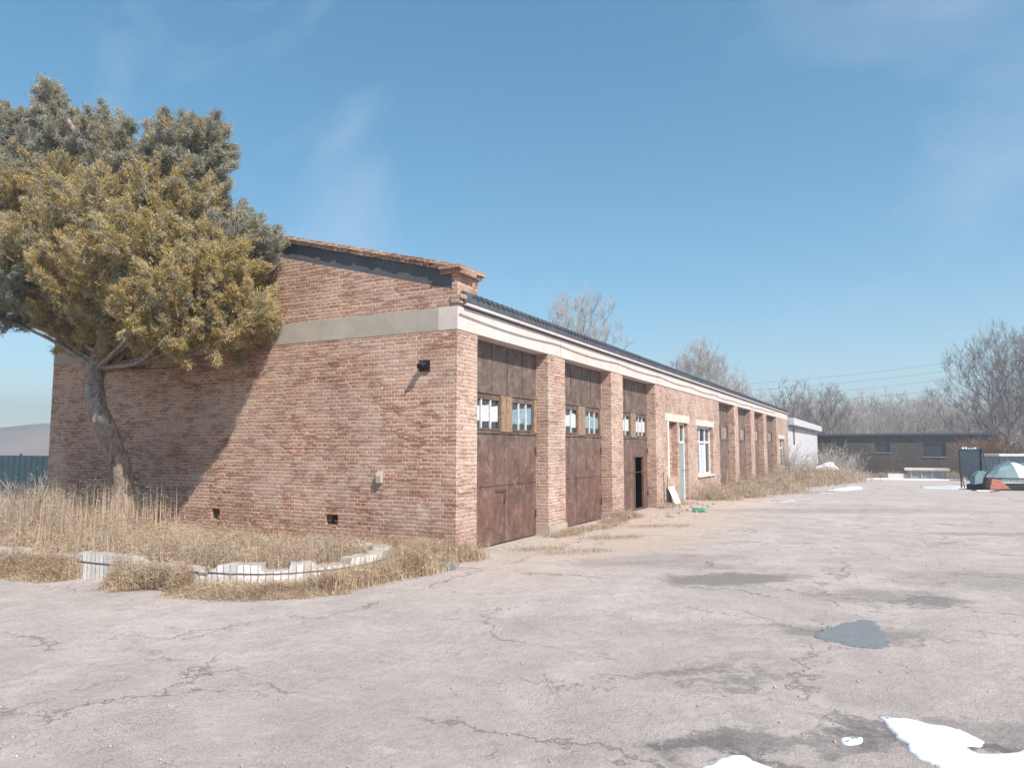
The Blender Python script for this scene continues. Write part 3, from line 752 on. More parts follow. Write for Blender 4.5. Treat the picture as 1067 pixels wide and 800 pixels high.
# ------------------------------------------------------------------ the yellowing conifer
NP = np.random.RandomState(11)
tb = Vector((-11.95, 8.5, .1))
tree = empty('conifer_tree', tb, 'large golden and grey green conifer with a bent trunk against the gable wall', 'tree')
def cam_pt(px, py, y):          # a point of the crown seen at px, py and standing at distance y out from the camera row
    d = VD * F_PX + RT * (px - CX) - UP * (py - CY); k = y / d.y
    return Vector((d.x * k, y, CAM_H + d.z * k))
TY = 8.55
tr = [(128, 580, .175), (127, 550, .165), (128, 520, .15), (127, 495, .14), (119, 468, .13), (110, 445, .13), (101, 425, .13), (98, 400, .125), (102, 380, .125), (109, 362, .12), (112, 335, .11), (108, 300, .1), (100, 250, .08), (92, 200, .06), (85, 150, .04), (60, 110, .02)]
tp = [cam_pt(a, b, TY + .25 * math.sin(i * .8)) - tb for i, (a, b, r) in enumerate(tr)]
def cr_interp(P, rad, n=5):
    o, q = [], []
    for i in range(len(P) - 1):
        p0, p1, p2, p3 = P[max(i-1, 0)], P[i], P[i+1], P[min(i+2, len(P)-1)]
        for j in range(n):
            s = j / n; o.append(.5 * ((2*p1) + (p2-p0)*s + (2*p0-5*p1+4*p2-p3)*s*s + (3*p1-p0-3*p2+p3)*s**3)); q.append(rad[i] + (rad[i+1] - rad[i]) * s)
    o.append(P[-1]); q.append(rad[-1]); return o, q
tpts, trad = cr_interp(tp, [r * 1.35 for _, _, r in tr])
trad = [r * (1 + .1 * noise.noise(Vector((i * .4, 3, 0)))) for i, r in enumerate(trad)]
mb = MB().tube(tpts, trad, 16)
for k, v in enumerate(mb.v):
    vv = Vector(v); mb.v[k] = tuple(vv + vv.normalized() * .0 + Vector((noise.noise(vv * 5), noise.noise(vv * 5 + Vector((9, 0, 0))), 0)) * .02)
mb.build('trunk', M['bark'], tree, smooth=True)
# crown clumps: px, py, out-distance y, radius (m), kind (0 gold, 1 grey)
CL = [(200,310,7.3,.75,0),(160,320,7.0,.7,0),(250,325,8.3,.6,0),(225,345,8.0,.5,0),(185,350,7.2,.42,0),(120,330,7.6,.6,0),(225,275,7.7,.7,0),(165,265,7.0,.8,0),(120,285,6.9,.75,0),
      (80,300,7.0,.7,0),(60,250,7.0,.75,0),(110,230,6.9,.8,0),(160,215,7.3,.7,0),(205,225,7.9,.6,0),(25,215,7.2,.7,0),(15,260,7.0,.6,0),(70,200,7.4,.7,0),(210,345,9.0,.5,0),
      (150,300,8.6,.9,0),(90,260,8.8,.9,0),(200,260,9.0,.8,0),(60,330,7.8,.5,0),(90,340,8.4,.55,0),(30,310,7.3,.55,1),(5,330,7.4,.45,1),(-25,290,7.3,.7,1),(-40,240,7.4,.8,1),
      (255,245,8.7,.48,1),(270,262,9.0,.36,1),(235,250,8.2,.42,1),
      (190,150,7.9,.5,1),(215,148,8.2,.42,1),(205,180,8.0,.45,1),(180,165,8.3,.45,1),(222,170,8.4,.3,1),(165,190,8.0,.5,1),
      (115,140,7.8,.42,1),(130,165,8.0,.5,1),(100,165,7.8,.5,1),(120,190,7.9,.6,1),
      (70,150,7.7,.42,1),(58,120,7.6,.3,1),(50,98,7.5,.2,1),(75,175,7.7,.5,1),(45,160,7.5,.48,1),(10,150,7.5,.5,1),(5,125,7.5,.3,1),(20,185,7.5,.6,1),(-20,180,7.5,.7,1),(35,140,8,.4,1),
      (262,340,9.1,.42,0),(240,300,8.9,.5,0),(180,215,9.4,.6,1),(100,300,9.2,.7,0),(40,280,8.6,.8,0),(-60,180,8.2,.9,1),(-70,260,8.2,.9,1),(0,220,8.8,.8,0),
      (140,352,7.9,.42,0),(112,352,8.6,.42,0),(85,352,8.2,.4,0),(165,364,7.9,.34,0),(128,368,8.2,.3,0),(150,372,8.6,.28,0),(262,356,9.45,.13,0),(273,348,9.55,.11,0),(248,366,9.5,.12,0),(280,338,9.6,.12,0),(150,250,10.2,.8,0),(60,220,10.2,.9,0),(110,180,9.6,.7,1),(215,290,10.0,.5,0)]  # small outliers by the wall added to streak the crown's shadow
def yy(y, r):
    q = 9.87 - (9.87 - y) * .66 if y < 9.87 else y
    return q
clumps = [(cam_pt(a, b, yy(y, r)) - tb, r * (yy(y, r) / y) * .9, k) for a, b, y, r, k in CL]
# limbs
mb = MB()
for c, r, k in clumps:
    cands = [p for p in tpts if p.z < c.z - .1 and p.z > 3.15] or [tpts[42]]
    st = min(cands, key=lambda p: (p - c).length + abs((c.z - p.z) - .5 * (Vector((p.x, p.y)) - Vector((c.x, c.y))).length))
    mid = st.lerp(c, .5) + Vector((random.uniform(-.1, .1), random.uniform(-.1, .1), random.uniform(-.2, .05)))
    pp, rr = cr_interp([st, mid, st.lerp(c, .8), c], [.055, .04, .022, .008], 4)
    mb.tube(pp, rr, 6)
mb.build('branch', M['bark'], tree, smooth=True, merge=False)
VG, VA = [], []
def tufts(cen, ax, gold, NN=17, L0=.03, L1=.075):
    n0 = len(cen); gsel = np.repeat(NP.rand(n0) < gold, NN); cen = np.repeat(cen, NN, 0); ax = np.repeat(ax, NN, 0); n = len(cen)
    off = NP.uniform(-.05, .07, n)
    dirn = ax * .85 + NP.normal(size=(n, 3)) * .5; dirn /= np.linalg.norm(dirn, axis=1)[:, None]
    b0 = cen + ax * off[:, None] + NP.normal(size=(n, 3)) * .018
    side = np.cross(dirn, NP.normal(size=(n, 3))); side /= np.linalg.norm(side, axis=1)[:, None]
    L = NP.uniform(L0, L1, n)[:, None]; W = NP.uniform(.004, .0072, n)[:, None]
    tri = np.stack([b0 - side * W, b0 + side * W, b0 + dirn * L], 1)
    VG.append(tri[gsel]); VA.append(tri[~gsel])
nrm = lambda a: a / np.linalg.norm(a, axis=-1, keepdims=True)
twigs_ = []
for c, r, k in clumps:
    z = c.z + tb.z
    gold = {0: .78, 1: .12}[k]
    if k == 0 and z > 5.6: gold = .62
    nt = int(330 * (r / .6) ** 2)
    d = nrm(NP.normal(size=(nt, 3))); rad = r * .8 * NP.uniform(.2, 1, nt) ** .5
    tufts(np.array(c) + d * rad[:, None], nrm(d * .6 + np.array([0, 0, .5]) + NP.normal(size=(nt, 3)) * .5), gold)
    for _ in range(int(14 + 55 * r)):                      # sprays that end in points
        dd = nrm(NP.normal(size=3)); dd[2] = dd[2] * .8 + .1
        o0 = np.array(c) + dd * r * NP.uniform(.5, .95); v = nrm(dd * .8 + np.array([0, 0, .55]) + NP.normal(size=3) * .3)
        Ls = NP.uniform(.16, .42) * (.4 + r); m = int(46 * Ls / .3)
        t_ = NP.rand(m) ** .8; wdt = .11 * (1 - t_ * .85) + .012
        pts = o0 + v * (t_ * Ls)[:, None] + NP.normal(size=(m, 3)) * wdt[:, None] * .6
        tufts(pts, nrm(v + NP.normal(size=(m, 3)) * .35), min(1, max(0, gold + NP.uniform(-.22, .22))), 17)
        twigs_.append((Vector(o0 - v * .25), Vector(o0 + v * Ls * .8), .008, .003))
V, T = seg_arrays(twigs_, .003); np_mesh('twigs', V, T, M['bark'], tree)
for V, mt, lb in ((VG, 'needle_gold', 'golden olive needles of the lower crown'), (VA, 'needle_grey', 'grey green needles of the upper crown')):
    V = np.concatenate(V).reshape(-1, 3); o = np_mesh('crown', V, np.arange(len(V)), M[mt], tree); o['label'] = lb

# ------------------------------------------------------------------ bare trees
def bare_tree(seed, H=13, W=3.5, z0=.3, N=600, trunk_r=.2, tw=7, twl=.7, shape=1.0):
    rg = np.random.RandomState(seed)
    zc, hz_ = H * (z0 + 1) / 2, H * (1 - z0) / 2
    d = rg.normal(size=(N, 3)); d /= np.linalg.norm(d, axis=1)[:, None]
    P = d * (rg.uniform(0, 1, N) ** .42)[:, None] * np.array([W, W, hz_])
    az = np.arctan2(P[:, 1], P[:, 0]); P[:, :2] *= (1 + .22 * np.sin(az * 3 + seed) + .12 * np.sin(az * 5 + P[:, 2]))[:, None]
    P[:, 2] += zc; P[:, 2] += .12 * hz_ * np.sin(az * 2 + seed * 2)
    nt = 7; tz = np.linspace(-.3, H * (z0 + .12), nt)
    trunk = np.stack([np.cumsum(rg.normal(0, .07, nt)), np.cumsum(rg.normal(0, .07, nt)), tz], 1)
    nodes = [t_ for t_ in trunk]; par = [-1] + list(range(nt - 1)); dist = list(tz)
    top = trunk[-1]
    order = np.argsort(np.linalg.norm(P - top, axis=1))
    arr = np.zeros((nt + N, 3)); arr[:nt] = trunk; dd = np.zeros(nt + N); dd[:nt] = tz
    cnt = nt
    for k in order:
        p = P[k]; lo = 2
        L = np.linalg.norm(arr[lo:cnt] - p, axis=1)
        down = np.maximum(0, arr[lo:cnt, 2] - p[2] + .15 * L)
        j = lo + int(np.argmin(L + .5 * dd[lo:cnt] + 1.5 * down))
        arr[cnt] = p; dd[cnt] = dd[j] + np.linalg.norm(arr[j] - p); par.append(j); cnt += 1
    w_ = np.ones(cnt)
    for k in range(cnt - 1, 0, -1): w_[par[k]] += w_[k]
    rad = trunk_r * (w_ / w_[0]) ** .5
    segs = []; kids = {}
    for k in range(1, cnt):
        a, b = arr[par[k]], arr[k]; L = np.linalg.norm(b - a); m = (a + b) / 2 + rg.normal(0, .04, 3) * L + np.array([0, 0, -.05 * L])
        r = rad[k]; ra = min(rad[par[k]], r * 1.5)
        segs.append((Vector(a), Vector(m), ra, (ra + r) / 2)); segs.append((Vector(m), Vector(b), (ra + r) / 2, r))
        if k < nt: continue
        base = (b - a) / (L + 1e-6)
        for q in range(tw):
            s_ = rg.uniform(.3, 1); st = m + (b - m) * s_
            v = base * .6 + rg.normal(size=3) * .42 + np.array([0, 0, .8 * shape]); v /= np.linalg.norm(v)
            l = twl * rg.uniform(.4, 1.2); e = st + v * l; segs.append((Vector(st), Vector(e), .009, .006))
            for _ in range(2):
                v2 = v + rg.normal(size=3) * .45; v2 /= np.linalg.norm(v2); st2 = st + v * l * rg.uniform(.3, .9)
                segs.append((Vector(st2), Vector(st2 + v2 * l * rg.uniform(.3, .6)), .006, .004))
    return segs
def add_tree(name, segs, loc, mat, label, cat='tree', group=None, sc=1.0, rz=0, minr=.0075):
    root = empty(name, loc, label, cat, group, rz); root.scale = (sc, sc, sc)
    thick = [s for s in segs if s[2] > .05]; thin = [s for s in segs if s[2] <= .05]
    V, T = seg_arrays(thick, minr)
    if True:
        m = MB()
        for s in thick: m.tube([s[0], s[1]], [float(s[2]), float(s[3])], 7, cap=False)
        o = m.build('trunk', mat, root, smooth=True, merge=False)
    V, T = seg_arrays(thin, minr); np_mesh('crown', V, T, mat, root) if len(thin) else None
    return root
BT = 'bare winter trees beyond the buildings'
T_ = [ (1, dict(H=13.2, W=2.9, z0=.22, N=650, tw=6, twl=.8), 602, 50, 'twig', 'slender thin bare tree rising over the middle of the garage roof', .0055),
  (2, dict(H=14.6, W=4.1, z0=.2, N=950, tw=7, twl=.95, trunk_r=.26), 731, 80, 'twig', 'round dense pale bare tree above the roof beyond the slender tree', .0095),
  (3, dict(H=10.6, W=1.9, z0=.2, N=340, tw=7, twl=.9), 771, 82, 'twig', 'small narrow bare tree beside the round pale tree', .0095),
  (4, dict(H=11.8, W=3.2, z0=.25, N=260, tw=5, twl=.9), 824, 95, 'twigdark', 'thin bare tree just above the far end of the garage roof', .011),
  (5, dict(H=11.4, W=3.4, z0=.25, N=260, tw=5, twl=.9), 864, 95, 'twigdark', 'open bare tree behind the white annex', .011),
  (6, dict(H=16.8, W=6.6, z0=.14, N=1000, tw=6, twl=1.1, trunk_r=.36), 1050, 82, 'twigdark', 'tallest spreading bare tree behind the junk on the right', .0095),
  (7, dict(H=17.6, W=4.4, z0=.2, N=800, tw=6, twl=1.0, trunk_r=.3), 1092, 86, 'twigdark', 'tall bare tree cut by the right edge of the picture', .0095)]
for sd, kw, px, dep, mt, lb, mr in T_:
    add_tree('bare_tree', bare_tree(sd, **kw), spot(px, dep), M[mt], lb, group=BT, minr=mr)
# the far wood
var = [seg_arrays(bare_tree(20 + i, H=12.5, W=2.6, z0=.1, N=110, tw=6, twl=1.2, trunk_r=.15), .016) for i in range(5)]
rs = random.Random(44); VV, TT, off = [], [], 0
for k in range(120):
    px = 760 + k * 3.4 + rs.uniform(-5, 5); dep = rs.uniform(112, 165); p = spot(px, dep)
    V, T = var[k % 5]; a = rs.uniform(0, 6.28); sc = rs.uniform(.85, 1.1) * (dep / 135) ** .7
    Rm = np.array([[math.cos(a), -math.sin(a), 0], [math.sin(a), math.cos(a), 0], [0, 0, 1]]) * sc
    VV.append(V @ Rm.T + np.array(p)); TT.append(T + off); off += len(V)
o = np_mesh('distant_wood', np.concatenate(VV), np.concatenate(TT), M['twig'])
props(o, 'grey belt of leafless woodland behind the far storehouse', 'woodland', kind='stuff')
# undergrowth
def shrub(seed, h, w, n, mat, px=None, loc=None, name='bare_shrub', label='', group=None, minr=.008):
    rs = random.Random(seed); segs = []
    for k in range(n):
        a = rs.uniform(0, 6.28); t_ = rs.uniform(0, .9); p = Vector((rs.gauss(0, w * .25), rs.gauss(0, w * .25), -.05))
        d = Vector((math.cos(a) * t_, math.sin(a) * t_, 1)).normalized(); L = h * rs.uniform(.5, 1.05); r = minr * 2.2; st = L / 5
        for i in range(5):
            d = (d + Vector((rs.uniform(-1, 1), rs.uniform(-1, 1), rs.uniform(-.5, .6))) * .2).normalized(); q = p + d * st
            segs.append((p, q, r * (1 - i * .15), r * (1 - (i + 1) * .15))); p = q
            for _ in range(3):
                dd = (d + Vector((rs.uniform(-1, 1), rs.uniform(-1, 1), rs.uniform(-.5, 1))) * .7).normalized()
                q2 = p + dd * L * rs.uniform(.1, .25); segs.append((p, q2, r * .5, r * .3))
                for _ in range(2):
                    d3 = (dd + Vector((rs.uniform(-1, 1), rs.uniform(-1, 1), rs.uniform(-.5, 1))) * .7).normalized(); segs.append((q2, q2 + d3 * L * rs.uniform(.05, .13), r * .4, r * .25))
    V, T = seg_arrays(segs, minr)
    o = np_mesh(name, V, T, mat, None, loc); props(o, label, 'shrub', group); return o
SG = 'leafless shrubs in the yard'
shrub(1, 2.7, 2.5, 60, M['twig'], loc=spot(866, 62), label='tall leafless shrub between the white annex and the storehouse', group=SG, minr=.009)
shrub(2, 1.9, 2.5, 60, M['twig'], loc=spot(880, 66), label='lower leafless shrub in front of the storehouse wall', group=SG, minr=.009)
shrub(3, 1.0, 1.0, 26, M['greyweed'], loc=Vector((-12.6, 7.0, .2)), label='grey twiggy shrub in the near left end of the weedy bed', group=SG, minr=.0035)
shrub(5, 2.1, 1.8, 60, M['twig'], loc=spot(842, 46) + Vector((-1.2, 0, 0)), label='grey shrub against the foot of the white annex', group=SG, minr=.006)
shrub(4, 3.2, 3.0, 150, M['brushbrown'], loc=spot(1030, 62), name='dry_bush', label='dense russet dry bush behind the dark raised panel', group=SG, minr=.018)
# undergrowth belt below the wood
rs = random.Random(91); VV, TT, off = [], [], 0
segs = []
for k in range(900):
    p = spot(rs.uniform(790, 1130), rs.uniform(96, 112)); h = rs.uniform(2.0, 4.2); d = Vector((rs.uniform(-.4, .4), rs.uniform(-.4, .4), 1)).normalized()
    for i in range(4):
        q = p + d * h / 4; segs.append((p, q, .03, .025)); p = q; d = (d + Vector((rs.uniform(-1, 1), rs.uniform(-1, 1), .2)) * .25).normalized()
        for _ in range(3):
            dd = (d + Vector((rs.uniform(-1, 1), rs.uniform(-1, 1), rs.uniform(-.2, 1))) * .8).normalized(); segs.append((p, p + dd * rs.uniform(.4, 1.0), .02, .012))
V, T = seg_arrays(segs, .014)
props(np_mesh('undergrowth', V, T, M['twigdark']), 'brown tangle of undergrowth at the foot of the far wood', 'undergrowth', kind='stuff')

# ------------------------------------------------------------------ weeds
def blades(pts, hts, lean=.35, wd=.006, curl=.5, rng=NP):
    n = len(pts); a = rng.uniform(0, 2*math.pi, n); ln = rng.normal(0, lean, n)
    d = np.stack([np.cos(a) * ln, np.sin(a) * ln, np.ones(n)], 1); d /= np.linalg.norm(d, axis=1)[:, None]
    s = np.stack([-np.sin(a + rng.uniform(-1, 1, n)), np.cos(a + rng.uniform(-1, 1, n)), np.zeros(n)], 1)
    mid = pts + d * hts[:, None] * .55
    d2 = d + np.stack([np.cos(a), np.sin(a), -np.ones(n) * .2], 1) * (rng.uniform(0, curl, n))[:, None]; d2 /= np.linalg.norm(d2, axis=1)[:, None]
    tip = mid + d2 * hts[:, None] * .5
    w_ = (wd * rng.uniform(.6, 1.4, n))[:, None]
    V = np.stack([pts - s * w_, pts + s * w_, mid - s * w_ * .7, mid + s * w_ * .7, tip], 1).reshape(-1, 3)
    b = np.arange(n)[:, None] * 5; F = np.array([[0,1,3],[0,3,2],[2,3,4]])
    return V, (b[:, :, None] + F[None]).reshape(-1, 3)
def fluff(pts, size, wd=.004, rng=NP):
    n = len(pts); d = rng.normal(size=(n, 3)); d[:, 2] = np.abs(d[:, 2]) * .7; d /= np.linalg.norm(d, axis=1)[:, None]
    s = np.cross(d, rng.normal(size=(n, 3))); s /= np.linalg.norm(s, axis=1)[:, None]
    L = (size * rng.uniform(.5, 1.3, n))[:, None]
    V = np.stack([pts - s * wd, pts + s * wd, pts + d * L], 1).reshape(-1, 3)
    return V, np.arange(len(V)).reshape(-1, 3)
def join(parts):
    V, T, mi, o = [], [], [], 0
    for (v, t_), m in parts: V.append(v); T.append(t_ + o); mi.append(np.full(len(t_), m)); o += len(v)
    return np.concatenate(V), np.concatenate(T), np.concatenate(mi)
def inside_bed(x, y):
    # kerb line front by interpolation
    fx = np.interp(x, [p.x for p in cl[:176]], [p.y for p in cl[:176]])
    return (y > fx + .12) & (y < 9.8) & (x < -6.5 - np.clip((y - 8.6) * .6, 0, 1))
def clump_pts(N, x0, x1, y0, y1, keep, ncl, sig, zf):
    cx_ = NP.uniform(x0, x1, ncl); cy_ = NP.uniform(y0, y1, ncl); k = NP.randint(0, ncl, N); ch = NP.uniform(.55, 1.25, ncl)
    x = cx_[k] + NP.normal(0, sig, N); y = cy_[k] + NP.normal(0, sig, N); m = keep(x, y)
    x, y = x[m], y[m]; return np.stack([x, y, zf(x, y)], 1), ch[k][m]
# in the bed
P1, c1 = clump_pts(42000, -16.5, -6.3, 4.7, 9.7, inside_bed, 260, .22, lambda x, y: np.full(len(x), .11))
lowf = lambda P: np.clip(1.25 - .95 * np.clip((P[:, 1] - 6.6) / 3.1, 0, 1), .3, 1.2)
h1 = .36 * c1 * NP.uniform(.5, 1.2, len(P1)) * lowf(P1)
kb = NP.randint(0, len(P1), 190000); bulk = P1[kb] + np.stack([NP.normal(0, .05, 190000), NP.normal(0, .05, 190000), np.abs(NP.normal(0, .62, 190000)) * h1[kb] + .02], 1)
# tall straw at the left of the trunk
P2, c2 = clump_pts(2600, -16, -11.3, 5.9, 9.2, inside_bed, 60, .3, lambda x, y: np.full(len(x), .18))
h2 = .78 * c2 * NP.uniform(.6, 1.15, len(P2))
tips = np.repeat(P2, 5, 0) + np.stack([NP.normal(0, .03, len(P2)*5), NP.normal(0, .03, len(P2)*5), np.repeat(h2, 5) * NP.uniform(.7, 1.02, len(P2)*5)], 1)
V, T, mi = join([(blades(P1, h1, .4, .0045), 0), (fluff(bulk, .08, .0032), 0), (blades(P2, h2, .07, .006, .12), 0), (fluff(tips, .05, .003), 0)])
sel = NP.rand(len(T)) < .5; mi = np.where(sel, 1, 0)
props(np_mesh('dry_weeds', V, T, [M['straw'], M['greyweed']], mi=mi), 'tangled straw coloured weeds filling the tiled bed under the conifer', 'weeds', kind='stuff')
# in front of the kerb and round its end to the corner pillar
def along(N, pts, sig):
    P = np.array(pts, float); seg = NP.randint(0, len(P) - 1, N); s = NP.rand(N)[:, None]
    q = P[seg] * (1 - s) + P[seg + 1] * s; return q + NP.normal(0, 1, (N, 2)) * sig
front = [(p.x - (-(cl[min(i+1,len(cl)-1)] - cl[max(i-1,0)]).normalized().y) * .14, p.y - ((cl[min(i+1,len(cl)-1)] - cl[max(i-1,0)]).normalized().x) * .14) for i, p in enumerate(cl)]
f1 = [front[i] for i in range(18, 158, 9)]
q = along(42000, f1, .13); dens = np.array([noise.noise(Vector((x * .8, y * .8, 4))) for x, y in q]) ; q = q[dens > -.3]
fx = np.interp(q[:, 0], [p.x for p in cl[:176]], [p.y for p in cl[:176]]); q = q[q[:, 1] < fx - .03]
z = np.zeros(len(q)); A = np.column_stack([q, z]); hA = np.where(A[:, 0] > -7.7, .3, 1.0) * .27 * NP.uniform(.3, 1.3, len(A)) * np.clip(1.5 - 1.6 * np.abs(A[:, 1] - np.interp(A[:, 0], [p.x for p in cl[:176]], [p.y for p in cl[:176]])) * 2, .2, 1)
q2 = np.concatenate([along(9000, [(-6.1, 8.4), (-6.2, 9.2), (-6.6, 9.6)], .16), along(5000, [(-7.2, 9.6), (-6.3, 9.65), (-5.95, 10.1)], .12), along(3500, [(-6.2, 7.0), (-6.05, 8.0), (-5.9, 8.9)], .1)])
q2 = q2[(q2[:, 1] < 9.82) | (q2[:, 0] > X0 + .03)]
B = np.column_stack([q2, np.zeros(len(q2))]); hB = .3 * NP.uniform(.3, 1.3, len(B)) * np.clip(1 - (B[:, 0] + 6.2) * 1.2, .25, 1)
bB = B[NP.randint(0, len(B), 26000)] + np.stack([NP.normal(0, .03, 26000), NP.normal(0, .03, 26000), np.abs(NP.normal(0, .12, 26000))], 1)
kA = NP.randint(0, len(A), 110000); bA = A[kA] + np.stack([NP.normal(0, .03, 110000), NP.normal(0, .03, 110000), np.abs(NP.normal(0, .55, 110000)) * hA[kA] * 1.3], 1)
V, T, mi = join([(blades(A, hA, .4, .004), 0), (fluff(bA, .07, .003), 0), (blades(B, hB, .4, .004), 0), (fluff(bB, .08, .0035), 0)])
mi = np.where(NP.rand(len(T)) < .35, 1, 0)
props(np_mesh('kerb_weeds', V, T, [M['straw'], M['greyweed']], mi=mi), 'low dry weeds along the foot of the tiled kerb and the garage corner', 'weeds', kind='stuff')
# along the garage front
parts = []
def strip(N, pts, sig, h, wd, zf=None, nb=2, fl=.08):
    q = along(N, pts, sig); q = q[q[:, 0] > X0 + .05] if q[:, 1].min() > 20 else q
    q = q[(q[:, 0] > X0 + .04) | ((q[:, 1] < 21) & (q[:, 0] > DP + .03))]
    z = np.array([gh(a, b) for a, b in q]); A = np.column_stack([q, z]); dn = np.array([.35 + .9 * max(0, .5 + noise.noise(Vector((a * .9, b * .5, 7)))) for a, b in q])
    hh = h * dn * NP.uniform(.4, 1.2, len(A)); parts.append((blades(A, hh, .45, wd), 0))
    k = NP.randint(0, len(A), len(A) * nb); parts.append((fluff(A[k] + np.column_stack([NP.normal(0, .05, len(k)), NP.normal(0, .05, len(k)), np.abs(NP.normal(0, .45, len(k))) * hh[k]]), fl, wd * .8), 0))
strip(1500, [(-6.0, 13.3), (-5.95, 14.4)], .14, .2, .004)
strip(1800, [(-6.1, 14.4), (-5.7, 15.5), (-6.1, 17.2)], .15, .12, .005)
strip(1500, [(-6.05, 17.1), (-5.9, 18.2)], .12, .2, .005)
strip(900, [(-6.0, 21.0), (-5.9, 23.2)], .15, .14, .006)
strip(3500, [(-5.7, 25.3), (-5.0, 28), (-4.5, 32), (-4.6, 36)], .5, .5, .008, nb=9, fl=.13)
strip(3500, [(-5.3, 31), (-5.1, 38), (-4.9, 46)], .5, .72, .01, nb=9, fl=.17)
strip(9000, [(-5.1, 42), (-4.6, 50), (-4.3, 58)], .8, 1.0, .013, nb=5, fl=.22)
strip(6000, [(-4.2, 54), (-4.3, 64), (-4.2, 72)], 1.0, .9, .018, fl=.25)
strip(3500, [(-6, 77), (0, 79), (6, 79)], .5, .5, .018, fl=.25)
for (px, py, n, s) in ((640, 560, 500, .4), (600, 575, 400, .35), (690, 548, 500, .5), (560, 572, 400, .3), (880, 505, 0, 1)):
    x, y = g(px, py); strip(n + 2, [(x - s, y - s), (x + s, y + s)], .15, .05, .004, fl=.04)
V, T, mi = join(parts); mi = np.where(NP.rand(len(T)) < .6, 1, 0)
props(np_mesh('roadside_weeds', V, T, [M['straw'], M['greyweed']], mi=mi), 'dry weeds along the front of the garage and the annex', 'weeds', kind='stuff')
# scattered grit and chips
q = np.column_stack([NP.uniform(-9, 8, 5200), NP.uniform(2.5, 40, 5200) ** 1.0]); q[:, 1] = 2.5 + 34 * NP.rand(len(q)) ** 1.9
q = q[(q[:, 0] > -5.9)]; extra = along(1500, [(-5.6, 11), (-5.4, 20), (-5.2, 26)], .35); q = np.concatenate([q, extra])
mbv, mbt, o_ = [], [], 0
for (x, y) in q:
    s_ = .004 + .012 * NP.rand() ** 3; z = gh(x, y); c = np.array([x, y, z + s_ * .3])
    v = c + np.array([[1,0,0],[-1,0,0],[0,1,0],[0,-1,0],[0,0,.7],[0,0,-.6]]) * s_ * NP.uniform(.6, 1.3, (6, 1))
    mbv.append(v); mbt.append(np.array([[0,2,4],[2,1,4],[1,3,4],[3,0,4],[2,0,5],[1,2,5],[3,1,5],[0,3,5]]) + o_); o_ += 6
props(np_mesh('grit', np.concatenate(mbv), np.concatenate(mbt), M['rubble']), 'loose grit and chips scattered over the concrete yard', 'grit', kind='stuff')

# ------------------------------------------------------------------ loose things by the garage
def rock(seed, loc, s, mat, name, label, cat, group=None):
    bm = bmesh.new(); bmesh.ops.create_icosphere(bm, subdivisions=3, radius=1)
    for v in bm.verts:
        n = noise.noise(v.co * 1.3 + Vector((seed * 7, 0, 0))) * .35 + noise.noise(v.co * 4 + Vector((seed, 3, 0))) * .12
        v.co *= 1 + n; v.co = Vector((v.co.x * s[0], v.co.y * s[1], v.co.z * s[2]))
    me = bpy.data.meshes.new(name); bm.to_mesh(me); bm.free()
    o = link(name, me, mat, None, loc); o.rotation_euler = (0, 0, seed); return props(o, label, cat, group)
rock(1, Vector((-5.75, 9.05, .04)), (.1, .08, .07), M['stone'], 'stone', 'bluish grey stone in the weeds by the garage corner', 'stone')
x, y = g(320, 751)
b = empty('leaning_board', (X0 + .3, 22.1, 0), 'small white board leaning on the wall left of the blue door', 'board')
bo = MB().box(-.012, .012, 0, .62, 0, .62).build('panel', M['board'], b, bevel=.004); bo.rotation_euler = (0, R(-24), R(0))
MB().box(.013, .016, .03, .59, .03, .05).build('rail', M['whitebar'], bo)
x, y = -4.75, 20.4
b = empty('green_litter', (x, y, gh(x, y)), 'crumpled green plastic litter on the ground before the leaning board', 'litter')
bm = bmesh.new(); bmesh.ops.create_icosphere(bm, subdivisions=4, radius=.17)
for v in bm.verts:
    k = 1 + .5 * noise.noise(v.co * 14) + .3 * noise.noise(v.co * 30); v.co *= k; v.co.z = abs(v.co.z) * .6
me = bpy.data.meshes.new('crumpled_film'); bm.to_mesh(me); bm.free(); link('crumpled_film', me, M['green'], b)
rs = random.Random(6)
for k in range(14):
    x = -5.7 + rs.uniform(0, .9); y = rs.uniform(18.5, 24.5)
    rock(20 + k, Vector((x, y, gh(x, y) + .015)), (rs.uniform(.04, .09), rs.uniform(.04, .07), rs.uniform(.025, .045)), M['rubble'] if k % 3 else M['brick'], 'rubble_stone',
         'pieces of rubble scattered on the dirt before the third garage door and the blue door', 'rubble', 'rubble before the garage front')
# snow beside the weeds and far off
def snow_at(L, seed, label, h=.03, amp=.08):
    pts = []
    for px, dep in L:
        p = spot(px, dep); pts.append((p.x, p.y))
    return patch('snow_patch', pts, M['snow'], h, amp, seed, label, 'snow patch', SN, dome=.03)
snow_at([(796, 24.0), (806, 23.7), (818, 24), (826, 24.3), (822, 24.7), (808, 24.6)], 5, 'thin snow scrap on the dirt near the weeds by the garage front', .012, .12)
snow_at([(824, 30.6), (838, 29.8), (852, 30.2), (866, 31.5), (860, 32.6), (842, 32)], 6, 'snow strip beside the weeds at the near corner of the white annex', .015, .2)
snow_at([(862, 34), (880, 34.5), (896, 37), (890, 40), (874, 38), (866, 36)], 9, 'snow strip beside the weeds beyond the annex corner', .015, .2)
snow_at([(958, 38.5), (980, 36.5), (1004, 36.8), (1010, 39.5), (996, 43), (976, 42)], 7, 'snow patch at the foot of the dark raised panel', .015, .25)
snow_at([(885, 58), (925, 60), (990, 60), (1005, 63), (960, 66), (900, 64), (884, 62)], 8, 'snow band in front of the far storehouse', .05)
p = spot(860, 57); rock(3, p + Vector((0, 0, .55)), (1.0, .8, .75), M['snow'], 'snow_heap', 'rounded snow heap at the end of the white annex', 'snow heap')

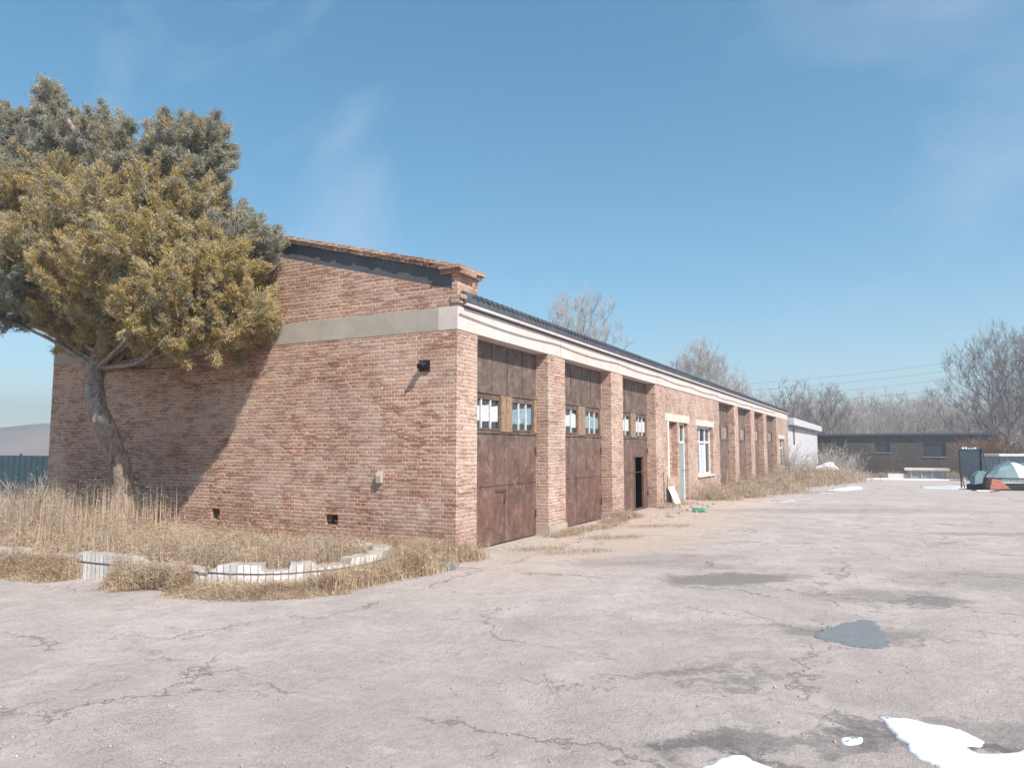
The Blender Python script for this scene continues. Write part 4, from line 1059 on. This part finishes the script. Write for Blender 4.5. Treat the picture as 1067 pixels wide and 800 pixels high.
# ------------------------------------------------------------------ at the far end: trough, slabs
p = spot(964, 64)
t_ = empty('concrete_trough', p, 'long grey concrete trough with a pale slab lid before the storehouse', 'trough')
MB().walled('y', -.7, .7, -1.5, 1.5, 0, .72, []).build('basin', M['trough'], t_, bevel=.03)
for x in (-1.2, -.4, .4, 1.2): MB().box(x - .05, x + .05, -.76, -.705, .02, .7).build('rib', M['cement'], t_)
MB().box(-1.72, 1.72, -.9, .9, .725, .95).build('lid', M['lintel'], t_, bevel=.06)
p = spot(932, 62)
t_ = empty('white_crate', p, 'small white crate on the ground left of the long trough', 'crate')
cb = MB()
for z in (0, .16, .32): cb.box(-.55, .55, -.3, -.27, z + .02, z + .13); cb.box(-.55, .55, .27, .3, z + .02, z + .13); cb.box(-.58, -.552, -.3, .3, z + .02, z + .13); cb.box(.552, .58, -.3, .3, z + .02, z + .13)
cb.build('slats', M['board'], t_, merge=False); MB().box(-.5, .5, -.25, .25, .01, .03).build('bottom', M['board'], t_)

# ------------------------------------------------------------------ right: raised panel, slumped canopy, shed
p = spot(1011, 38)
pn = empty('raised_panel', p, 'dark blue steel panel raised on thin legs at the right of the yard', 'panel', rz=YAW)
f = MB().box(-.56, .5, -.04, .04, .68, 2.02); f.box(-.6, .54, -.06, .06, 2.02, 2.08); f.box(-.6, -.56, -.06, .06, .66, 2.02); f.box(.5, .54, -.06, .06, .66, 2.02); f.box(-.6, .54, -.06, .06, .62, .66)
f.build('board', M['darkpanel'], pn)
for x in (-.52, .46): MB().tube([(x, .08, -.05), (x, .08, .7), (x, .08, 1.9)], .04, 8).build('leg', M['steel'], pn)
MB().tube([(.95, -.3, 0), (.6, .05, 2.1)], .035, 8).build('brace', M['steel'], pn)
MB().tube([(.75, -.5, 0), (.52, -.06, 2.25)], .03, 8).build('brace', M['steel'], pn)
MB().tube([(-.6, -.35, 0), (-.5, .08, .7)], .03, 8).build('brace', M['steel'], pn)
rs = random.Random(2)
sn = MB()
for k in range(5): x = -.45 + k * .16; sn.box(x, x + .1, -.04, .04, 2.081, 2.1 + rs.uniform(.02, .07))
sn.build('snow_cap', M['snow'], pn)
# slumped canopy: a faceted dome on a dark rim lying over red and orange hull parts
p = spot(1050, 36)
cn = empty('slumped_canopy', p, 'faded white canopy with its shaded side painted teal, slumped over red junk at the right edge', 'canopy', rz=YAW)
cn.scale = (1.3, 1, 1)
def dome(a0, a1, n, mat, name, R0=1.12, zc=.62, H=.82, sq=.8):
    m = MB(); rings = 6
    def P(i, j):
        a = a0 + (a1 - a0) * i / n; s = j / rings
        sag = 1 - .1 * math.sin(math.pi * s) * (1 if i % 2 else .25)
        r_ = R0 * s * sag * (1 + .05 * noise.noise(Vector((a * 3, s * 4, 1)))); H_ = H * (1 + .1 * noise.noise(Vector((a * 2, s * 3, 8)))); return (r_ * math.cos(a), r_ * math.sin(a) * sq, zc + H_ * (1 - s ** 1.7) * (1 - .03 * (i % 2)))
    for i in range(n):
        for j in range(rings): m.poly([P(i, j), P(i + 1, j), P(i + 1, j + 1), P(i, j + 1)] if j else [P(i, 0), P(i + 1, 1), P(i, 1)])
    o = m.build(name, mat, cn); sm = o.modifiers.new('t', 'SOLIDIFY'); sm.thickness = .012
dome(R(-95), R(80), 8, M['canopy'], 'white_cloth'); dome(R(80), R(265), 8, M['tealshade'], 'shaded_cloth')  # teal half: the side away from the sun, shade put into its colour
MB().tube([(1.14 * math.cos(R(a)), 1.14 * math.sin(R(a)) * .8, .62) for a in range(0, 361, 15)], .03, 8, cap=False).build('rim', M['black'], cn)
hp = [(-1.2, -.1, .62)] + [(-1.14 * math.cos(R(a)), -.35, .4 + 1.02 * math.sin(R(a))) for a in range(0, 100, 10)]
MB().tube(hp[1:], .022, 8).build('hoop', M['black'], cn)
def wedge(pts, mat, name, y0=-.75, y1=-.1): MB().prism(pts, 'y', y0, y1).build(name, mat, cn, bevel=.03)
wedge([(-1.15, .08), (-.35, .1), (-.75, .56), (-1.05, .6)], M['redpart'], 'red_shell'); wedge([(.35, .32), (1.3, .22), (1.3, .58), (.7, .55)], M['orangepart'], 'orange_shell', -.8, -.2)
MB().box(-1.3, 1.6, -.7, .8, .0, .3).build('dark_base', M['black'], cn, bevel=.05)
wedge([(-1.5, .3), (-.95, .4), (-.95, .85), (-1.12, .98), (-1.3, .92), (-1.46, .7)], M['tealshade'], 'folded_cloth', -.3, .1)
rs = random.Random(12)
SC = 'scrap lying in front of the slumped canopy'
for k, lb in enumerate(('short dark scrap plank nearest the raised panel', 'pale scrap plank lying across the snow patch edge', 'rusty scrap bar in front of the red shell')):
    q = spot(1016 + k * 9, 34.5 - k * .5)
    o = MB().box(-.45, .45, -.06, .06, .0, .05).build('scrap_plank', (M['steel'], M['board'], M['door'])[k], None, bevel=.008)
    o.location = (q.x, q.y, gh(q.x, q.y) + .004); o.rotation_euler = (0, R(rs.uniform(-1, 2)), rs.uniform(0, 3)); props(o, lb, 'plank', SC)
# shed behind
p = spot(1068, 56)
sh = empty('sheet_shed', p, 'grey blue sheet metal shed with a pale flat roof at the right edge', 'shed', rz=YAW)
cor = MB(); n = 46
prof = [(-2 + 6 * k / n, .03 * (k % 2)) for k in range(n + 1)]
for k in range(n):
    (xa, ya), (xb, yb) = prof[k], prof[k+1]; cor.poly([(xa, ya, 0), (xb, yb, 0), (xb, yb, 1.95), (xa, ya, 1.95)])
cor.box(-2, 4, .06, 3, 0, 1.95); cor.build('wall', M['shedblue'], sh, merge=False)
MB().box(-2.3, 4.3, -.4, 3.2, 1.96, 2.14).build('roof', M['shedroof'], sh, bevel=.02)

# ------------------------------------------------------------------ left: fence and hills
fe = empty('sheet_fence', (-24, 14.5, 0), 'dark teal sheet fence beyond the rear corner of the garage', 'fence')
cor = MB(); n = 90
for k in range(n):
    xa = -9 + 15.5 * k / n; xb = -9 + 15.5 * (k + 1) / n
    cor.poly([(xa, .025 * (k % 2), 0), (xb, .025 * ((k + 1) % 2), 0), (xb, .025 * ((k + 1) % 2), 1.5), (xa, .025 * (k % 2), 1.5)])
o = cor.build('sheeting', M['teal'], fe); o.modifiers.new('t', 'SOLIDIFY').thickness = .004
for x in range(-9, 7, 3): MB().box(x, x + .06, .05, .11, 0, 1.56).build('post', M['steel'], fe)
m = MB(); nx = 90; rows = 6
for j in range(rows + 1):
    for i in range(nx + 1):
        th = R(20 + 110 * i / nx) + YAW; rr = 400 + j * 45
        env = math.sin(math.pi * j / rows) ** .8
        h = (14 + 10 * noise.noise(Vector((i * .13, j * .2, 0))) + 3 * noise.noise(Vector((i * .7, j, 5)))) * env
        m.v.append((-rr * math.sin(th - R(20)) , rr * math.cos(th - R(20)), gz(100) - 2 + h * 1.5))
for j in range(rows):
    for i in range(nx):
        a = j * (nx + 1) + i; m.f.append((a, a + 1, a + nx + 2, a + nx + 1)); m.m.append(0)
t = NT('dry_hillside'); M['hill'] = t.done(t.mix(t.rng(t.noise(.02, 6), .35, .65), (.26, .2, .17), (.18, .15, .13)), .95)
props(m.build('hills', M['hill'], smooth=True), 'low dry hills on the horizon', kind='structure')

# ------------------------------------------------------------------ overhead wires
for k, (z0, z1, off_) in enumerate(((11.0, 14.6, 0), (10.2, 13.8, .8), (9.2, 12.9, 0), (8.2, 11.8, .6))):
    a = spot(772, 92) ; b = spot(1120, 70)
    pts = []
    for i in range(25):
        s = i / 24; p = a.lerp(b, s); zz = z0 + (z1 - z0) * s * .55 - 1.2 * 4 * s * (1 - s) * .4
        pts.append((p.x, p.y + off_, gz(80) + zz))
    o = MB().tube(pts, .009, 5).build('overhead_wire', M['cable'])
    props(o, ('topmost', 'second from the top', 'third from the top', 'lowest')[k] + ' of the thin wires strung across the sky on the right', 'wire', 'overhead wires')

# ------------------------------------------------------------------ haze
HAZE = True
if HAZE:
    hz_ = MB().box(-720, 720, -720, 720, -8, 42)
    o = hz_.mesh('haze')
    hm = bpy.data.materials.new('haze'); hm.use_nodes = True; nt = hm.node_tree; nt.nodes.clear()
    ou = nt.nodes.new('ShaderNodeOutputMaterial'); vp = nt.nodes.new('ShaderNodeVolumePrincipled')
    vp.inputs['Color'].default_value = (.8, .9, 1, 1); vp.inputs['Density'].default_value = .0018; vp.inputs['Anisotropy'].default_value = .3
    nt.links.new(vp.outputs[0], ou.inputs['Volume'])
    props(link('haze', o, hm), 'thin pale winter haze over the yard', 'haze', kind='stuff')
